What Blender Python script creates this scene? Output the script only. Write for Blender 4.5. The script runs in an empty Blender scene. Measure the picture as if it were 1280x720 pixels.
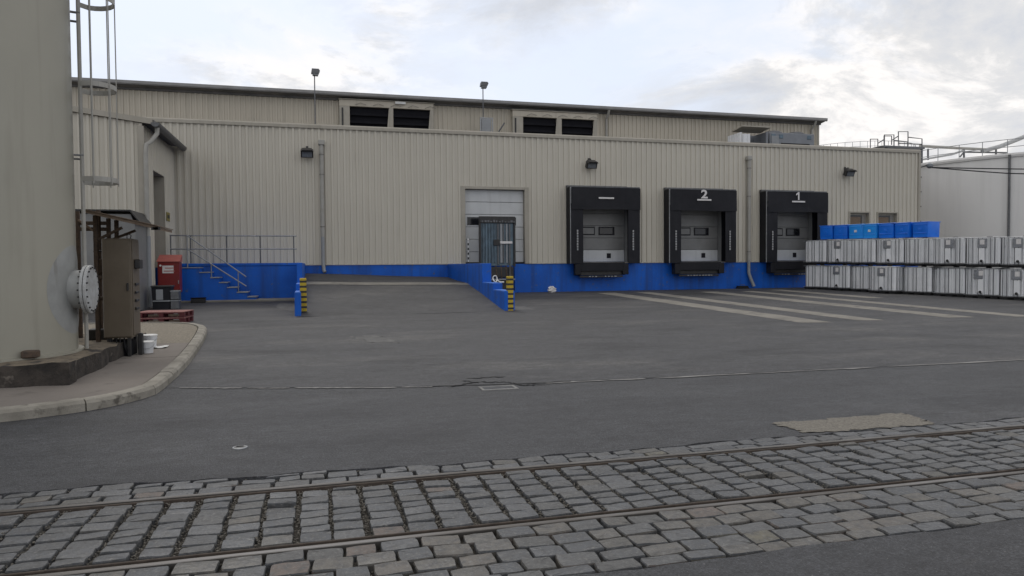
import bpy, math, random
from mathutils import Vector, Matrix
R = math.radians
rnd = random.Random(7)
sc = bpy.context.scene
col = sc.collection

# ------------------------------------------------------------------ camera
F = 900.0                                   # focal length in photo pixels (1280 wide)
YAW = R(15.2); PITCH = math.atan((360 - 331.2) / 900); ROLL = .0073; CZ = 1.6
fw = Vector((math.sin(YAW) * math.cos(PITCH), math.cos(YAW) * math.cos(PITCH), -math.sin(PITCH)))
r0 = Vector((math.cos(YAW), -math.sin(YAW), 0)); u0 = r0.cross(fw)
RT = r0 * math.cos(ROLL) - u0 * math.sin(ROLL); UP = u0 * math.cos(ROLL) + r0 * math.sin(ROLL)
cam_d = bpy.data.cameras.new('camera'); cam = bpy.data.objects.new('camera', cam_d); col.objects.link(cam)
cam_d.sensor_width = 36; cam_d.lens = F / 1280 * 36; cam_d.clip_start = .05; cam_d.clip_end = 3000
m3 = Matrix((RT, UP, -fw)).transposed()
cam.matrix_world = Matrix.Translation((0, 0, CZ)) @ m3.to_4x4()
sc.camera = cam
# ------------------------------------------------------------------ sky, sun, exposure
SUN_AZ = R(-12); SUN_EL = R(52)             # azimuth from +Y towards +X : behind the warehouse, a little left
w = bpy.data.worlds.new('World'); sc.world = w; w.use_nodes = True
nt = w.node_tree; N = nt.nodes; L = nt.links; N.clear()
def nd(t, **k):
    n = N.new(t)
    for a, b in k.items(): setattr(n, a, b)
    return n
sky = nd('ShaderNodeTexSky', sky_type='NISHITA', sun_disc=False, sun_elevation=SUN_EL, sun_rotation=SUN_AZ)
sky.air_density = 1.0; sky.dust_density = 3.0; sky.ozone_density = 1.0
tc = nd('ShaderNodeTexCoord'); sp = nd('ShaderNodeSeparateXYZ'); L.new(tc.outputs['Generated'], sp.inputs[0])
def mth(op, a, b=None, clamp=False):
    n = nd('ShaderNodeMath', operation=op, use_clamp=clamp)
    for i, x in enumerate((a, b)):
        if x is None: continue
        if isinstance(x, (int, float)): n.inputs[i].default_value = x
        else: L.new(x, n.inputs[i])
    return n.outputs[0]
cx = nd('ShaderNodeVectorMath', operation='MULTIPLY'); L.new(tc.outputs['Generated'], cx.inputs[0]); cx.inputs[1].default_value = (1, 1, 2.1)
def noise(scale, detail, rough, off, dist=0.0, vec=cx.outputs[0]):
    mp = nd('ShaderNodeMapping'); mp.inputs['Location'].default_value = off; L.new(vec, mp.inputs[0])
    n = nd('ShaderNodeTexNoise'); n.inputs['Scale'].default_value = scale; n.inputs['Detail'].default_value = detail
    n.inputs['Roughness'].default_value = rough; n.inputs['Distortion'].default_value = dist; L.new(mp.outputs[0], n.inputs['Vector'])
    return n.outputs['Fac']
def ramp(fac, *st):
    r = nd('ShaderNodeValToRGB'); e = r.color_ramp.elements
    while len(e) < len(st): e.new(.5)
    for x, (p, c) in zip(e, st): x.position = p; x.color = (*c, 1) if len(c) == 3 else c
    L.new(fac, r.inputs[0]); return r.outputs[0]
def mix(f, a, b, t='MIX'):
    n = nd('ShaderNodeMix', data_type='RGBA', blend_type=t)
    if isinstance(f, (int, float)): n.inputs[0].default_value = f
    else: L.new(f, n.inputs[0])
    for i, x in ((6, a), (7, b)):
        if isinstance(x, tuple): n.inputs[i].default_value = (*x, 1)
        else: L.new(x, n.inputs[i])
    return n.outputs[2]
big = noise(1.1, 1, .4, (14.95, 4.06, 4.10))
det = noise(3.4, 12, .62, (8.3, 1.7, 2), .3)
cov = mth('ADD', mth('MULTIPLY', big, 1.3), mth('MULTIPLY', det, .8))
mask = ramp(cov, (.77, (0, 0, 0)), (.88, (.3, .3, .3)), (.95, (.75, .75, .75)), (1.05, (1, 1, 1)))
tone = noise(4.6, 12, .64, (1.3, 9.1, 4), .35)
ccol = ramp(tone, (.39, (6.7, 6.95, 7.5)), (.49, (7.9, 7.9, 8.0)), (.56, (10.4, 10.1, 9.9)))
veil = mix(.8, sky.outputs[0], (9.0, 9.75, 11.2))
bg = nd('ShaderNodeBackground'); bg.inputs[1].default_value = .1
L.new(mix(mask, veil, ccol), bg.inputs[0])
out = nd('ShaderNodeOutputWorld'); L.new(bg.outputs[0], out.inputs[0])
sd = bpy.data.lights.new('sun', 'SUN'); sd.energy = .7; sd.angle = R(14); sd.color = (1, .95, .88)
so = bpy.data.objects.new('sun', sd); col.objects.link(so)
sv = Vector((math.sin(SUN_AZ) * math.cos(SUN_EL), math.cos(SUN_AZ) * math.cos(SUN_EL), math.sin(SUN_EL)))
so.rotation_euler = sv.to_track_quat('Z', 'Y').to_euler(); so.location = (0, 0, 40)
vs = sc.view_settings; vs.view_transform = 'Standard'; vs.look = 'None'; vs.exposure = 0; vs.gamma = 1; vs.use_curve_mapping = False

# ------------------------------------------------------------------ helpers
def g(y): return 0 if y < 9 else min(.4, .4 * (y - 9) / 21)      # the yard rises gently to the docks
def ray(u, v): return fw + RT * ((u - 640) / F) + UP * ((360 - v) / F)
def PY(u, v, y): d = ray(u, v); t = y / d.y; return Vector((t * d.x, y, CZ + t * d.z))
def PX(u, v, x): d = ray(u, v); t = x / d.x; return Vector((x, t * d.y, CZ + t * d.z))
def G(u, v, dz=0):
    d = ray(u, v); t = 1.
    for _ in range(200): t = (g(t * d.y) + dz - CZ) / d.z
    return Vector((t * d.x, t * d.y, CZ + t * d.z))

def mat(name, c1, c2=None, scale=3.0, rough=.7, rough2=None, metal=0.0, bump=0.0, bscale=60.0, detail=6, stretch=(1, 1, 1), spot=None, contrast=(.35, .65), trans=0.0, streak=None, coat=0.0, spec=.5):
    m = bpy.data.materials.new(name); m.use_nodes = True
    t = m.node_tree; n = t.nodes; l = t.links; b = n['Principled BSDF']
    geo = n.new('ShaderNodeNewGeometry')
    def tex(sc_, dt, st=(1, 1, 1), kind='ShaderNodeTexNoise'):
        mp = n.new('ShaderNodeMapping'); mp.inputs['Scale'].default_value = st; l.new(geo.outputs['Position'], mp.inputs[0])
        x = n.new(kind); x.inputs['Scale'].default_value = sc_
        if kind == 'ShaderNodeTexNoise': x.inputs['Detail'].default_value = dt; x.inputs['Roughness'].default_value = .6
        l.new(mp.outputs[0], x.inputs['Vector']); return x
    def rmp(f, a, c):
        r = n.new('ShaderNodeValToRGB'); r.color_ramp.elements[0].position = a; r.color_ramp.elements[1].position = c; l.new(f, r.inputs[0]); return r.outputs[0]
    def mx(f, a, c, bt='MIX'):
        x = n.new('ShaderNodeMix'); x.data_type = 'RGBA'; x.blend_type = bt
        if isinstance(f, (int, float)): x.inputs[0].default_value = f
        else: l.new(f, x.inputs[0])
        for i, k in ((6, a), (7, c)):
            if isinstance(k, tuple): x.inputs[i].default_value = (*k, 1)
            else: l.new(k, x.inputs[i])
        return x.outputs[2]
    b.inputs['Roughness'].default_value = rough; b.inputs['Metallic'].default_value = metal
    b.inputs['Specular IOR Level'].default_value = spec
    c = None
    if c2:
        f = rmp(tex(scale, detail, stretch).outputs['Fac'], *contrast); c = mx(f, tuple(c1), tuple(c2))
        if rough2 is not None:
            mr = n.new('ShaderNodeMapRange'); mr.inputs[3].default_value = rough; mr.inputs[4].default_value = rough2; l.new(f, mr.inputs[0]); l.new(mr.outputs[0], b.inputs['Roughness'])
    if streak:                                   # (colour, scale, lo, hi, strength): rain streaks running down
        f = rmp(tex(streak[1], 5, (1, 1, .06)).outputs['Fac'], streak[2], streak[3])
        k = n.new('ShaderNodeMath'); k.operation = 'MULTIPLY'; l.new(f, k.inputs[0]); k.inputs[1].default_value = streak[4]
        c = mx(k.outputs[0], c if c else tuple(c1), tuple(streak[0]))
    if spot:                                     # (colour, scale, lo, hi): grains / chips
        f = rmp(tex(spot[1], 3).outputs['Fac'], spot[2], spot[3]); c = mx(f, c if c else tuple(c1), tuple(spot[0]))
    if c: l.new(c, b.inputs['Base Color'])
    else: b.inputs['Base Color'].default_value = (*c1, 1)
    if bump:
        bp = n.new('ShaderNodeBump'); bp.inputs['Strength'].default_value = bump; bp.inputs['Distance'].default_value = .02
        l.new(tex(bscale, 4).outputs['Fac'], bp.inputs['Height']); l.new(bp.outputs[0], b.inputs['Normal'])
    if trans: b.inputs['Transmission Weight'].default_value = trans
    if coat: b.inputs['Coat Weight'].default_value = coat
    return m, n, l, b, mx, rmp, tex, geo
M = {}
def mk(name, *a, **k): M[name] = mat(name, *a, **k)[0]
mk('cladding', (.515, .482, .408), (.55, .515, .437), scale=.35, rough=.5, streak=((.33, .3, .24), 5, .55, .85, .38))
mk('cladding_rear', (.47, .425, .345), (.505, .458, .372), scale=.35, rough=.5, streak=((.25, .225, .18), 5, .5, .8, .5))
mk('trim', (.38, .35, .295), (.33, .305, .25), scale=2, rough=.5, streak=((.22, .2, .16), 8, .55, .8, .5))
mk('fascia', (.16, .15, .14), (.2, .19, .175), scale=2, rough=.5)
mk('gutter_grey', (.27, .265, .26), (.22, .215, .21), scale=2, rough=.5)
mk('roofing', (.12, .12, .12), (.2, .19, .18), scale=1.2, rough=.9)
mk('blue_paint', (.001, .083, .43), (.002, .108, .53), scale=1.1, rough=.5, spec=.35, bump=.25, bscale=16, streak=((.014, .045, .16), 3, .48, .76, .75), spot=((.07, .1, .17), 6, .62, .74))
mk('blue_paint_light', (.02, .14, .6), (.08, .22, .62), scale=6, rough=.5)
mk('door_white', (.54, .55, .55), (.49, .5, .5), scale=2, rough=.45, streak=((.33, .33, .32), 5, .55, .8, .5))
mk('door_grey', (.2, .2, .195), (.165, .166, .162), scale=2, rough=.45, streak=((.2, .2, .2), 5, .5, .8, .5))
mk('glass_dark', (.012, .013, .016), rough=.12)
mk('void', (.006, .006, .009), (.01, .01, .013), scale=3, rough=.85, spec=.2)
mk('black_rubber', (.006, .0065, .01), (.011, .011, .015), scale=2.5, rough=.6, spec=.3, bump=.15, bscale=9, streak=((.03, .03, .034), 6, .6, .85, .5))
mk('black_metal', (.014, .014, .016), (.03, .028, .026), scale=9, rough=.45)
mk('rust_dark', (.05, .035, .026), (.10, .065, .042), scale=14, rough=.75)
mk('galv', (.34, .35, .36), (.25, .26, .27), scale=8, rough=.42, metal=.6)
mk('galv_dark', (.15, .155, .16), (.11, .11, .115), scale=9, rough=.5, metal=.5)
mk('grey_paint', (.27, .28, .29), (.23, .24, .25), scale=3, rough=.5)
mk('pale_pipe', (.36, .35, .32), (.30, .29, .26), scale=4, rough=.5)
mk('white_paint', (.72, .72, .7), (.6, .6, .58), scale=8, rough=.5)
mk('sign_white', (.7, .68, .66), (.58, .56, .55), scale=20, rough=.6)
mk('tank_paint', (.30, .288, .238), (.335, .32, .265), scale=.5, rough=.5, bump=.03, bscale=3, streak=((.18, .165, .13), 4, .54, .82, .45))
mk('tank_pad', (.33, .335, .325), (.27, .275, .265), scale=4, rough=.5, streak=((.12, .1, .08), 9, .6, .8, .7))
mk('tank_white', (.64, .63, .61), (.58, .57, .56), scale=.18, rough=.45, streak=((.42, .41, .39), 1.5, .5, .8, .5))
mk('flange_white', (.45, .46, .46), (.33, .33, .32), scale=10, rough=.5)
mk('cabinet', (.115, .092, .064), (.135, .108, .077), scale=3, rough=.5, streak=((.08, .06, .045), 9, .55, .8, .6), spot=((.05, .035, .025), 30, .7, .76))
mk('timber', (.14, .1, .07), (.2, .15, .11), scale=9, rough=.85, stretch=(1, 1, 6))
mk('concrete', (.2, .185, .155), (.25, .23, .195), scale=1.6, rough=.9, bump=.3, bscale=90, spot=((.1, .09, .075), 9, .62, .76))
mk('kerb', (.2, .185, .155), (.3, .28, .24), scale=3, rough=.9, bump=.4, bscale=60, spot=((.1, .09, .075), 7, .58, .72))
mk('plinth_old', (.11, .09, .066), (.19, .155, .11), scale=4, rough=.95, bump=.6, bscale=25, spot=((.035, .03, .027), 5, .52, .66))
mk('plinth_face_shaded', (.022, .019, .017), (.06, .05, .042), scale=5, rough=.95, bump=.7, bscale=25, spot=((.15, .13, .11), 4, .66, .72))  # dirty stains, plus the shade of the upright face painted in near-black
mk('paving', (.16, .14, .122), (.19, .168, .148), scale=1.2, rough=.9, bump=.2, bscale=120, spot=((.1, .088, .075), 2.2, .58, .75))
mk('gravelly', (.16, .138, .108), (.27, .24, .19), scale=22, rough=.95, bump=.8, bscale=45, spot=((.08, .07, .055), 30, .58, .66))
mk('joint_dark', (.03, .028, .025), (.05, .046, .04), scale=8, rough=1)
mk('stripe_concrete', (.24, .225, .195), (.17, .16, .14), scale=1.6, rough=.85, bump=.3, bscale=100, spot=((.085, .08, .073), 2.6, .56, .74))
mk('patch_concrete', (.16, .147, .125), (.23, .213, .182), scale=30, rough=.95, bump=.9, bscale=70, spot=((.1, .09, .075), 55, .55, .65))
mk('pale_stain', (.15, .148, .143), (.095, .094, .092), scale=4, rough=.9, bump=.5, bscale=140)
mk('crack', (.012, .012, .013), rough=1)
mk('filler', (.25, .246, .236), (.13, .128, .124), scale=5, rough=.9)
mk('bed', (.05, .044, .036), (.09, .08, .066), scale=30, rough=1, bump=1, bscale=90, spot=((.03, .027, .023), 55, .5, .62))
mk('pebble', (.18, .165, .14), (.09, .083, .072), scale=40, rough=.95)
mk('rail_steel', (.2, .19, .18), (.11, .1, .09), scale=12, rough=.36, rough2=.55, metal=.8, stretch=(.1, 1, 1))
mk('rail_side', (.05, .038, .03), (.09, .07, .055), scale=14, rough=.8, metal=.2)
mk('weed', (.05, .075, .02), (.09, .11, .03), scale=30, rough=.8)
mk('yellow', (.5, .36, .015), (.42, .29, .02), scale=8, rough=.5, spot=((.12, .09, .03), 16, .64, .72))
mk('black_paint', (.014, .014, .014), (.03, .03, .028), scale=12, rough=.5)
mk('red_paint', (.21, .012, .012), (.16, .012, .012), scale=4, rough=.4)
mk('red_lid', (.42, .12, .1), (.35, .1, .085), scale=5, rough=.4)
mk('pallet_red', (.10, .014, .018), (.07, .012, .015), scale=8, rough=.75)
mk('pallet_top', (.3, .14, .125), (.22, .1, .09), scale=8, rough=.8)
mk('ibc_white', (.76, .765, .77), (.68, .69, .7), scale=2, rough=.35, spot=((.55, .55, .55), 6, .62, .8))
mk('ibc_bar', (.06, .065, .075), (.1, .1, .11), scale=9, rough=.45, metal=.6)
mk('ibc_black', (.012, .012, .013), (.022, .022, .022), scale=9, rough=.6)
mk('ibc_plate', (.3, .31, .33), (.2, .21, .22), scale=14, rough=.4, metal=.4)
mk('blue_plastic', (.003, .16, .72), (.004, .135, .64), scale=3, rough=.42)
mk('blue_plastic_b', (.012, .29, .82), (.012, .25, .76), scale=3, rough=.42)
mk('blue_steel', (.13, .19, .235), (.085, .12, .15), scale=3, rough=.4, metal=.3, streak=((.05, .055, .06), 12, .52, .72, .8))
mk('bucket', (.62, .63, .64), (.54, .55, .56), scale=9, rough=.4)
mk('chiller', (.2, .215, .235), (.17, .18, .2), scale=2, rough=.5)
mk('lamp_glass', (.2, .215, .23), (.14, .15, .16), scale=20, rough=.15)
mk('reflector', (.36, .36, .36), (.25, .25, .25), scale=14, rough=.5)
mk('sign_yellow', (.24, .2, .04), (.2, .16, .04), scale=20, rough=.5)
mk('cable', (.012, .012, .014), rough=.6)
mk('deck', (.16, .155, .145), (.2, .195, .18), scale=3, rough=.9)

def asphalt(name, c1, c2, c3, c4, grain):
    m, n, l, b, mx, rmp, tex, geo = mat(name, c1, c2, scale=.5, rough=.62, rough2=.72, contrast=(.3, .7), detail=8)
    base = b.inputs['Base Color'].links[0].from_socket
    # stretched old stains / wear, then grains
    f = rmp(tex(.9, 6, (.5, 1.3, 1)).outputs['Fac'], .5, .72); c = mx(f, base, c3)
    c = mx(rmp(tex(.33, 7, (.7, 1.6, 1)).outputs['Fac'], .52, .7), c, c4)
    c = mx(rmp(tex(1.7, 4).outputs['Fac'], .66, .74), c, (.034, .033, .033))
    c = mx(rmp(tex(3.1, 5, (.25, 2.2, 1)).outputs['Fac'], .62, .72), c, c3)
    v = tex(150, 2, kind='ShaderNodeTexVoronoi'); hs = n.new('ShaderNodeSeparateColor'); l.new(v.outputs['Color'], hs.inputs[0])
    r = n.new('ShaderNodeMapRange'); r.inputs[3].default_value = 1 - grain; r.inputs[4].default_value = 1 + grain; l.new(hs.outputs[0], r.inputs[0])
    cc = n.new('ShaderNodeCombineColor'); [l.new(r.outputs[0], cc.inputs[i]) for i in range(3)]
    c = mx(1.0, c, cc.outputs[0], 'MULTIPLY')
    for sc2, am in ((5., .2), (14., .26)):
        mr2 = n.new('ShaderNodeMapRange'); mr2.inputs[1].default_value = .3; mr2.inputs[2].default_value = .7; mr2.inputs[3].default_value = 1 - am; mr2.inputs[4].default_value = 1 + am; l.new(tex(sc2, 4, (.6, 1, 1)).outputs['Fac'], mr2.inputs[0])
        g2 = n.new('ShaderNodeCombineColor'); [l.new(mr2.outputs[0], g2.inputs[i]) for i in range(3)]; c = mx(1.0, c, g2.outputs[0], 'MULTIPLY')
    gr = n.new('ShaderNodeMapRange'); gr.inputs[1].default_value = .3; gr.inputs[2].default_value = .7; gr.inputs[3].default_value = .5; gr.inputs[4].default_value = 1.5; l.new(tex(42, 3).outputs['Fac'], gr.inputs[0])
    gc = n.new('ShaderNodeCombineColor'); [l.new(gr.outputs[0], gc.inputs[i]) for i in range(3)]; c = mx(1.0, c, gc.outputs[0], 'MULTIPLY')
    f2 = rmp(tex(60, 2).outputs['Fac'], .66, .72); c = mx(f2, c, (.15, .147, .145))
    l.new(c, b.inputs['Base Color'])
    bp = n.new('ShaderNodeBump'); bp.inputs['Strength'].default_value = .7; bp.inputs['Distance'].default_value = .006
    l.new(v.outputs['Distance'], bp.inputs['Height']); l.new(bp.outputs[0], b.inputs['Normal'])
    M[name] = m
asphalt('asphalt', (.033, .034, .038), (.043, .044, .048), (.02, .02, .023), (.06, .061, .065), .45)
asphalt('asphalt_yard', (.041, .041, .044), (.053, .053, .056), (.024, .024, .026), (.084, .081, .078), .35)

def sett_mat(name, stops):
    m, n, l, b, mx, rmp, tex, geo = mat(name, (.1, .1, .1), rough=.55, bump=.5, bscale=30)
    oi = n.new('ShaderNodeObjectInfo'); ad = n.new('ShaderNodeMath'); ad.operation = 'ADD'
    l.new(oi.outputs['Random'], ad.inputs[0]); l.new(geo.outputs['Random Per Island'], ad.inputs[1])
    fr = n.new('ShaderNodeMath'); fr.operation = 'FRACT'; l.new(ad.outputs[0], fr.inputs[0])
    r = n.new('ShaderNodeValToRGB'); r.color_ramp.interpolation = 'CONSTANT'; e = r.color_ramp.elements
    while len(e) < len(stops): e.new(.5)
    for x, (p, c) in zip(e, stops): x.position = p; x.color = (*c, 1)
    l.new(fr.outputs[0], r.inputs[0])
    dk = n.new('ShaderNodeMix'); dk.data_type = 'RGBA'; dk.blend_type = 'MULTIPLY'; dk.inputs[0].default_value = 1; l.new(r.outputs[0], dk.inputs[6]); dk.inputs[7].default_value = (.74, .74, .74, 1)
    c = mx(rmp(tex(16, 6).outputs['Fac'], .4, .7), dk.outputs[2], (.06, .059, .058))
    c = mx(rmp(tex(34, 4).outputs['Fac'], .55, .72), c, (.14, .138, .132))
    c2 = mx(rmp(tex(60, 3).outputs['Fac'], .6, .75), c, (.17, .165, .155))
    l.new(c2, b.inputs['Base Color'])
    rr = n.new('ShaderNodeMapRange'); rr.inputs[3].default_value = .42; rr.inputs[4].default_value = .68; l.new(fr.outputs[0], rr.inputs[0]); l.new(rr.outputs[0], b.inputs['Roughness'])
    M[name] = m
sett_mat('sett_grey', [(0, (.105, .11, .118)), (.2, (.12, .124, .13)), (.4, (.093, .099, .108)), (.58, (.112, .115, .119)), (.74, (.125, .125, .124)), (.84, (.1, .105, .114)), (.95, (.14, .133, .12)), (.985, (.17, .157, .12))])
sett_mat('sett_tan', [(0, (.145, .135, .118)), (.2, (.118, .12, .12)), (.38, (.16, .143, .122)), (.52, (.1, .106, .115)), (.68, (.15, .138, .12)), (.8, (.17, .135, .115)), (.92, (.125, .125, .122))])

def wl(o):
    v = Vector((0, 0, 0))
    while o: v = v + o.location; o = o.parent
    return v
class MB:
    def __init__(s): s.v = []; s.f = []
    def add(s, vs_, fs): k = len(s.v); s.v += [tuple(p) for p in vs_]; s.f += [tuple(i + k for i in q) for q in fs]; return s
    def box(s, x0, x1, y0, y1, z0, z1, c=0.0):
        if x0 > x1: x0, x1 = x1, x0
        if y0 > y1: y0, y1 = y1, y0
        if z0 > z1: z0, z1 = z1, z0
        if c <= 0:
            return s.add([(x, y, z) for z in (z0, z1) for y in (y0, y1) for x in (x0, x1)], [(0, 2, 3, 1), (4, 5, 7, 6), (0, 1, 5, 4), (2, 6, 7, 3), (0, 4, 6, 2), (1, 3, 7, 5)])
        c = min(c, (x1 - x0) * .45, (y1 - y0) * .45, (z1 - z0) * .45)
        def ring(d, z): return [(x0 + d, y0, z), (x1 - d, y0, z), (x1, y0 + d, z), (x1, y1 - d, z), (x1 - d, y1, z), (x0 + d, y1, z), (x0, y1 - d, z), (x0, y0 + d, z)]
        def rin(z):
            a, b_, e, f = x0 + c, x1 - c, y0 + c, y1 - c
            return [(a, e, z), (b_, e, z), (b_, e, z), (b_, f, z), (b_, f, z), (a, f, z), (a, f, z), (a, e, z)]
        vs_ = [(x0 + c, y0 + c, z0), (x1 - c, y0 + c, z0), (x1 - c, y1 - c, z0), (x0 + c, y1 - c, z0)] + ring(c, z0 + c) + ring(c, z1 - c) + [(x0 + c, y0 + c, z1), (x1 - c, y0 + c, z1), (x1 - c, y1 - c, z1), (x0 + c, y1 - c, z1)]
        fs = [(3, 2, 1, 0), (20, 21, 22, 23)]
        for i in range(8): fs.append((4 + i, 4 + (i + 1) % 8, 12 + (i + 1) % 8, 12 + i))
        fs += [(0, 1, 5, 4), (1, 2, 7, 6), (2, 3, 9, 8), (3, 0, 11, 10), (1, 6, 5), (2, 8, 7), (3, 10, 9), (0, 4, 11),
               (12, 13, 21, 20), (14, 15, 22, 21), (16, 17, 23, 22), (18, 19, 20, 23), (13, 14, 21), (15, 16, 22), (17, 18, 23), (19, 12, 20)]
        return s.add(vs_, fs)
    def tube(s, pts, r, n=8, cap=True):
        pts = [Vector(p) for p in pts]; rings = []
        ref = None
        for i, p in enumerate(pts):
            d = (pts[min(i + 1, len(pts) - 1)] - pts[max(i - 1, 0)]).normalized()
            if ref is None: ref = d.orthogonal().normalized()
            a = (ref - d * ref.dot(d)); a = a.normalized() if a.length > 1e-4 else d.orthogonal().normalized(); ref = a
            b_ = d.cross(a); rr = r[i] if isinstance(r, (list, tuple)) else r
            rings.append([p + a * (rr * math.cos(2 * math.pi * k / n)) + b_ * (rr * math.sin(2 * math.pi * k / n)) for k in range(n)])
        vs_ = [q for g_ in rings for q in g_]; fs = []
        for i in range(len(rings) - 1):
            for k in range(n): fs.append((i * n + k, i * n + (k + 1) % n, (i + 1) * n + (k + 1) % n, (i + 1) * n + k))
        if cap: fs += [tuple(range(n - 1, -1, -1)), tuple(range((len(rings) - 1) * n, len(rings) * n))]
        return s.add(vs_, fs)
    def bar(s, a, b_, wx, wy, up=(0, 0, 1)):
        a = Vector(a); b_ = Vector(b_); d = (b_ - a).normalized(); x = Vector(up).cross(d)
        x = x.normalized() if x.length > 1e-4 else Vector((1, 0, 0)); y = d.cross(x)
        c = [x * sx * wx / 2 + y * sy * wy / 2 for sx, sy in ((-1, -1), (1, -1), (1, 1), (-1, 1))]
        return s.add([a + q for q in c] + [b_ + q for q in c], [(3, 2, 1, 0), (4, 5, 6, 7)] + [(i, (i + 1) % 4, 4 + (i + 1) % 4, 4 + i) for i in range(4)])
    def prism(s, poly, off):                     # polygon (3D points) pushed along off
        n = len(poly); p = [Vector(q) for q in poly]; o = Vector(off)
        return s.add(p + [q + o for q in p], [tuple(range(n - 1, -1, -1)), tuple(range(n, 2 * n))] + [(i, (i + 1) % n, n + (i + 1) % n, n + i) for i in range(n)])
    def lathe(s, c, prof, n=32, axis='z'):
        vs_ = []; fs = []
        for r_, h in prof:
            for k in range(n):
                a = 2 * math.pi * k / n; q = (r_ * math.cos(a), r_ * math.sin(a), h)
                if axis == 'x': q = (q[2], q[0], q[1])
                if axis == 'y': q = (q[0], -q[2], q[1])
                vs_.append((c[0] + q[0], c[1] + q[1], c[2] + q[2]))
        for i in range(len(prof) - 1):
            for k in range(n): fs.append((i * n + k, i * n + (k + 1) % n, (i + 1) * n + (k + 1) % n, (i + 1) * n + k))
        fs += [tuple(range(n - 1, -1, -1)), tuple(range((len(prof) - 1) * n, len(prof) * n))]
        return s.add(vs_, fs)
    def xf(s, mtx): s.v = [tuple(mtx @ Vector(p)) for p in s.v]; return s
    def mesh(s, name, m): me = bpy.data.meshes.new(name); me.from_pydata(s.v, [], s.f); me.materials.append(M[m]); me.update(); return me
    def build(s, name, m, parent=None, local=False, smooth=False):
        if parent is not None and not local:
            o_ = wl(parent); s.v = [(p[0] - o_.x, p[1] - o_.y, p[2] - o_.z) for p in s.v]
        me = s.mesh(name, m)
        if smooth:
            me.polygons.foreach_set('use_smooth', [True] * len(me.polygons)); me.set_sharp_from_angle(angle=R(40))
        o = bpy.data.objects.new(name, me); col.objects.link(o); o.parent = parent
        return o
def tag(o, label=None, cat=None, group=None, kind=None):
    for k, x in (('label', label), ('category', cat), ('group', group), ('kind', kind)):
        if x: o[k] = x
    return o
def thing(name, label, cat, loc=(0, 0, 0), group=None):
    o = bpy.data.objects.new(name, None); col.objects.link(o); o.location = loc; o.empty_display_size = .2
    return tag(o, label, cat, group)
def kids(o): return [c for c in bpy.data.objects if c.parent == o]
def copy_tree(o, parent=None):
    c = o.copy(); col.objects.link(c); c.parent = parent
    for k in KID[o]: copy_tree(k, c)
    return c
KID = {}
def index_tree(o):
    KID[o] = kids(o)
    for k in KID[o]: index_tree(k)
def text_mesh(txt, size, depth):
    cu = bpy.data.curves.new('t', 'FONT'); cu.body = txt; cu.size = size; cu.extrude = depth; cu.offset = .018; cu.align_x = 'CENTER'; cu.resolution_u = 4
    o = bpy.data.objects.new('t', cu); col.objects.link(o)
    dg = bpy.context.evaluated_depsgraph_get(); me = bpy.data.meshes.new_from_object(o.evaluated_get(dg))
    bpy.data.objects.remove(o); bpy.data.curves.remove(cu); return me

# ------------------------------------------------------------------ ground
RAIL_N, RAIL_S = 5.42, 4.22                     # the two rails run along X
def jit(x, k): return math.sin(x * 3.7 + k) * .022 + math.sin(x * 9.1 + k * 2.3) * .016 + math.sin(x * 23.3 + k) * .009
def yN(x): return 5.70 + jit(x, 1) + max(0, min(.15, (1.2 - x) * .06))
def yS(x): return 3.44 + jit(x, 4) * .5
xs = [-400, -60, -20] + [-8 + i * .08 for i in range(276)] + [20, 60, 150, 400]
def rows(x):
    s_, n_ = yS(x), yN(x)
    return [(-300, 0), (-20, 0), (0, 0), (2.5, 0), (s_, 0), (s_ + .012, -.055), (n_ - .012, -.055), (n_, 0), (7.2, 0), (9, 0)] + [(y, g(y)) for y in (12, 16, 20, 25, 30, 45, 120, 900)]
mb = MB(); k = len(rows(0))
mb.v = [(x, y, z) for x in xs for y, z in rows(x)]
mb.f = [(i * k + j, (i + 1) * k + j, (i + 1) * k + j + 1, i * k + j + 1) for i in range(len(xs) - 1) for j in range(k - 1)]
tag(mb.build('ground', 'asphalt'), 'dark grey asphalt yard rising gently to the loading docks', kind='structure')
# newer asphalt of the yard, laid up to the seam
seam = [(-13, 13), (-4, 10.75), (-1.79, 10.2), (-.5, 9.83), (.8, 9.5), (1.5, 9.36), (2.24, 9.26), (3.2, 9.2), (5, 9.14), (8, 9.1), (11, 9.05), (16, 8.9), (40, 8.4)]
def seam_y(x):
    for (a, b_), (c, d) in zip(seam, seam[1:]):
        if a <= x <= c: return b_ + (d - b_) * (x - a) / (c - a) + jit(x, 7) * .35
    return 9
mb = MB(); X = [-13 + i * .2 for i in range(265)]; Yr = [12, 14, 16, 18, 20, 22, 24, 26, 28, 29.99]
mb.v = [(x, y, g(y) + .004) for x in X for y in [max(seam_y(x), 0)] + [max(q, seam_y(x) + .3) for q in Yr]]
k = len(Yr) + 1
mb.f = [(i * k + j, (i + 1) * k + j, (i + 1) * k + j + 1, i * k + j + 1) for i in range(len(X) - 1) for j in range(k - 1)]
tag(mb.build('yard_apron', 'asphalt_yard'), 'paler asphalt apron between road seam and docks', kind='structure')
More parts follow.
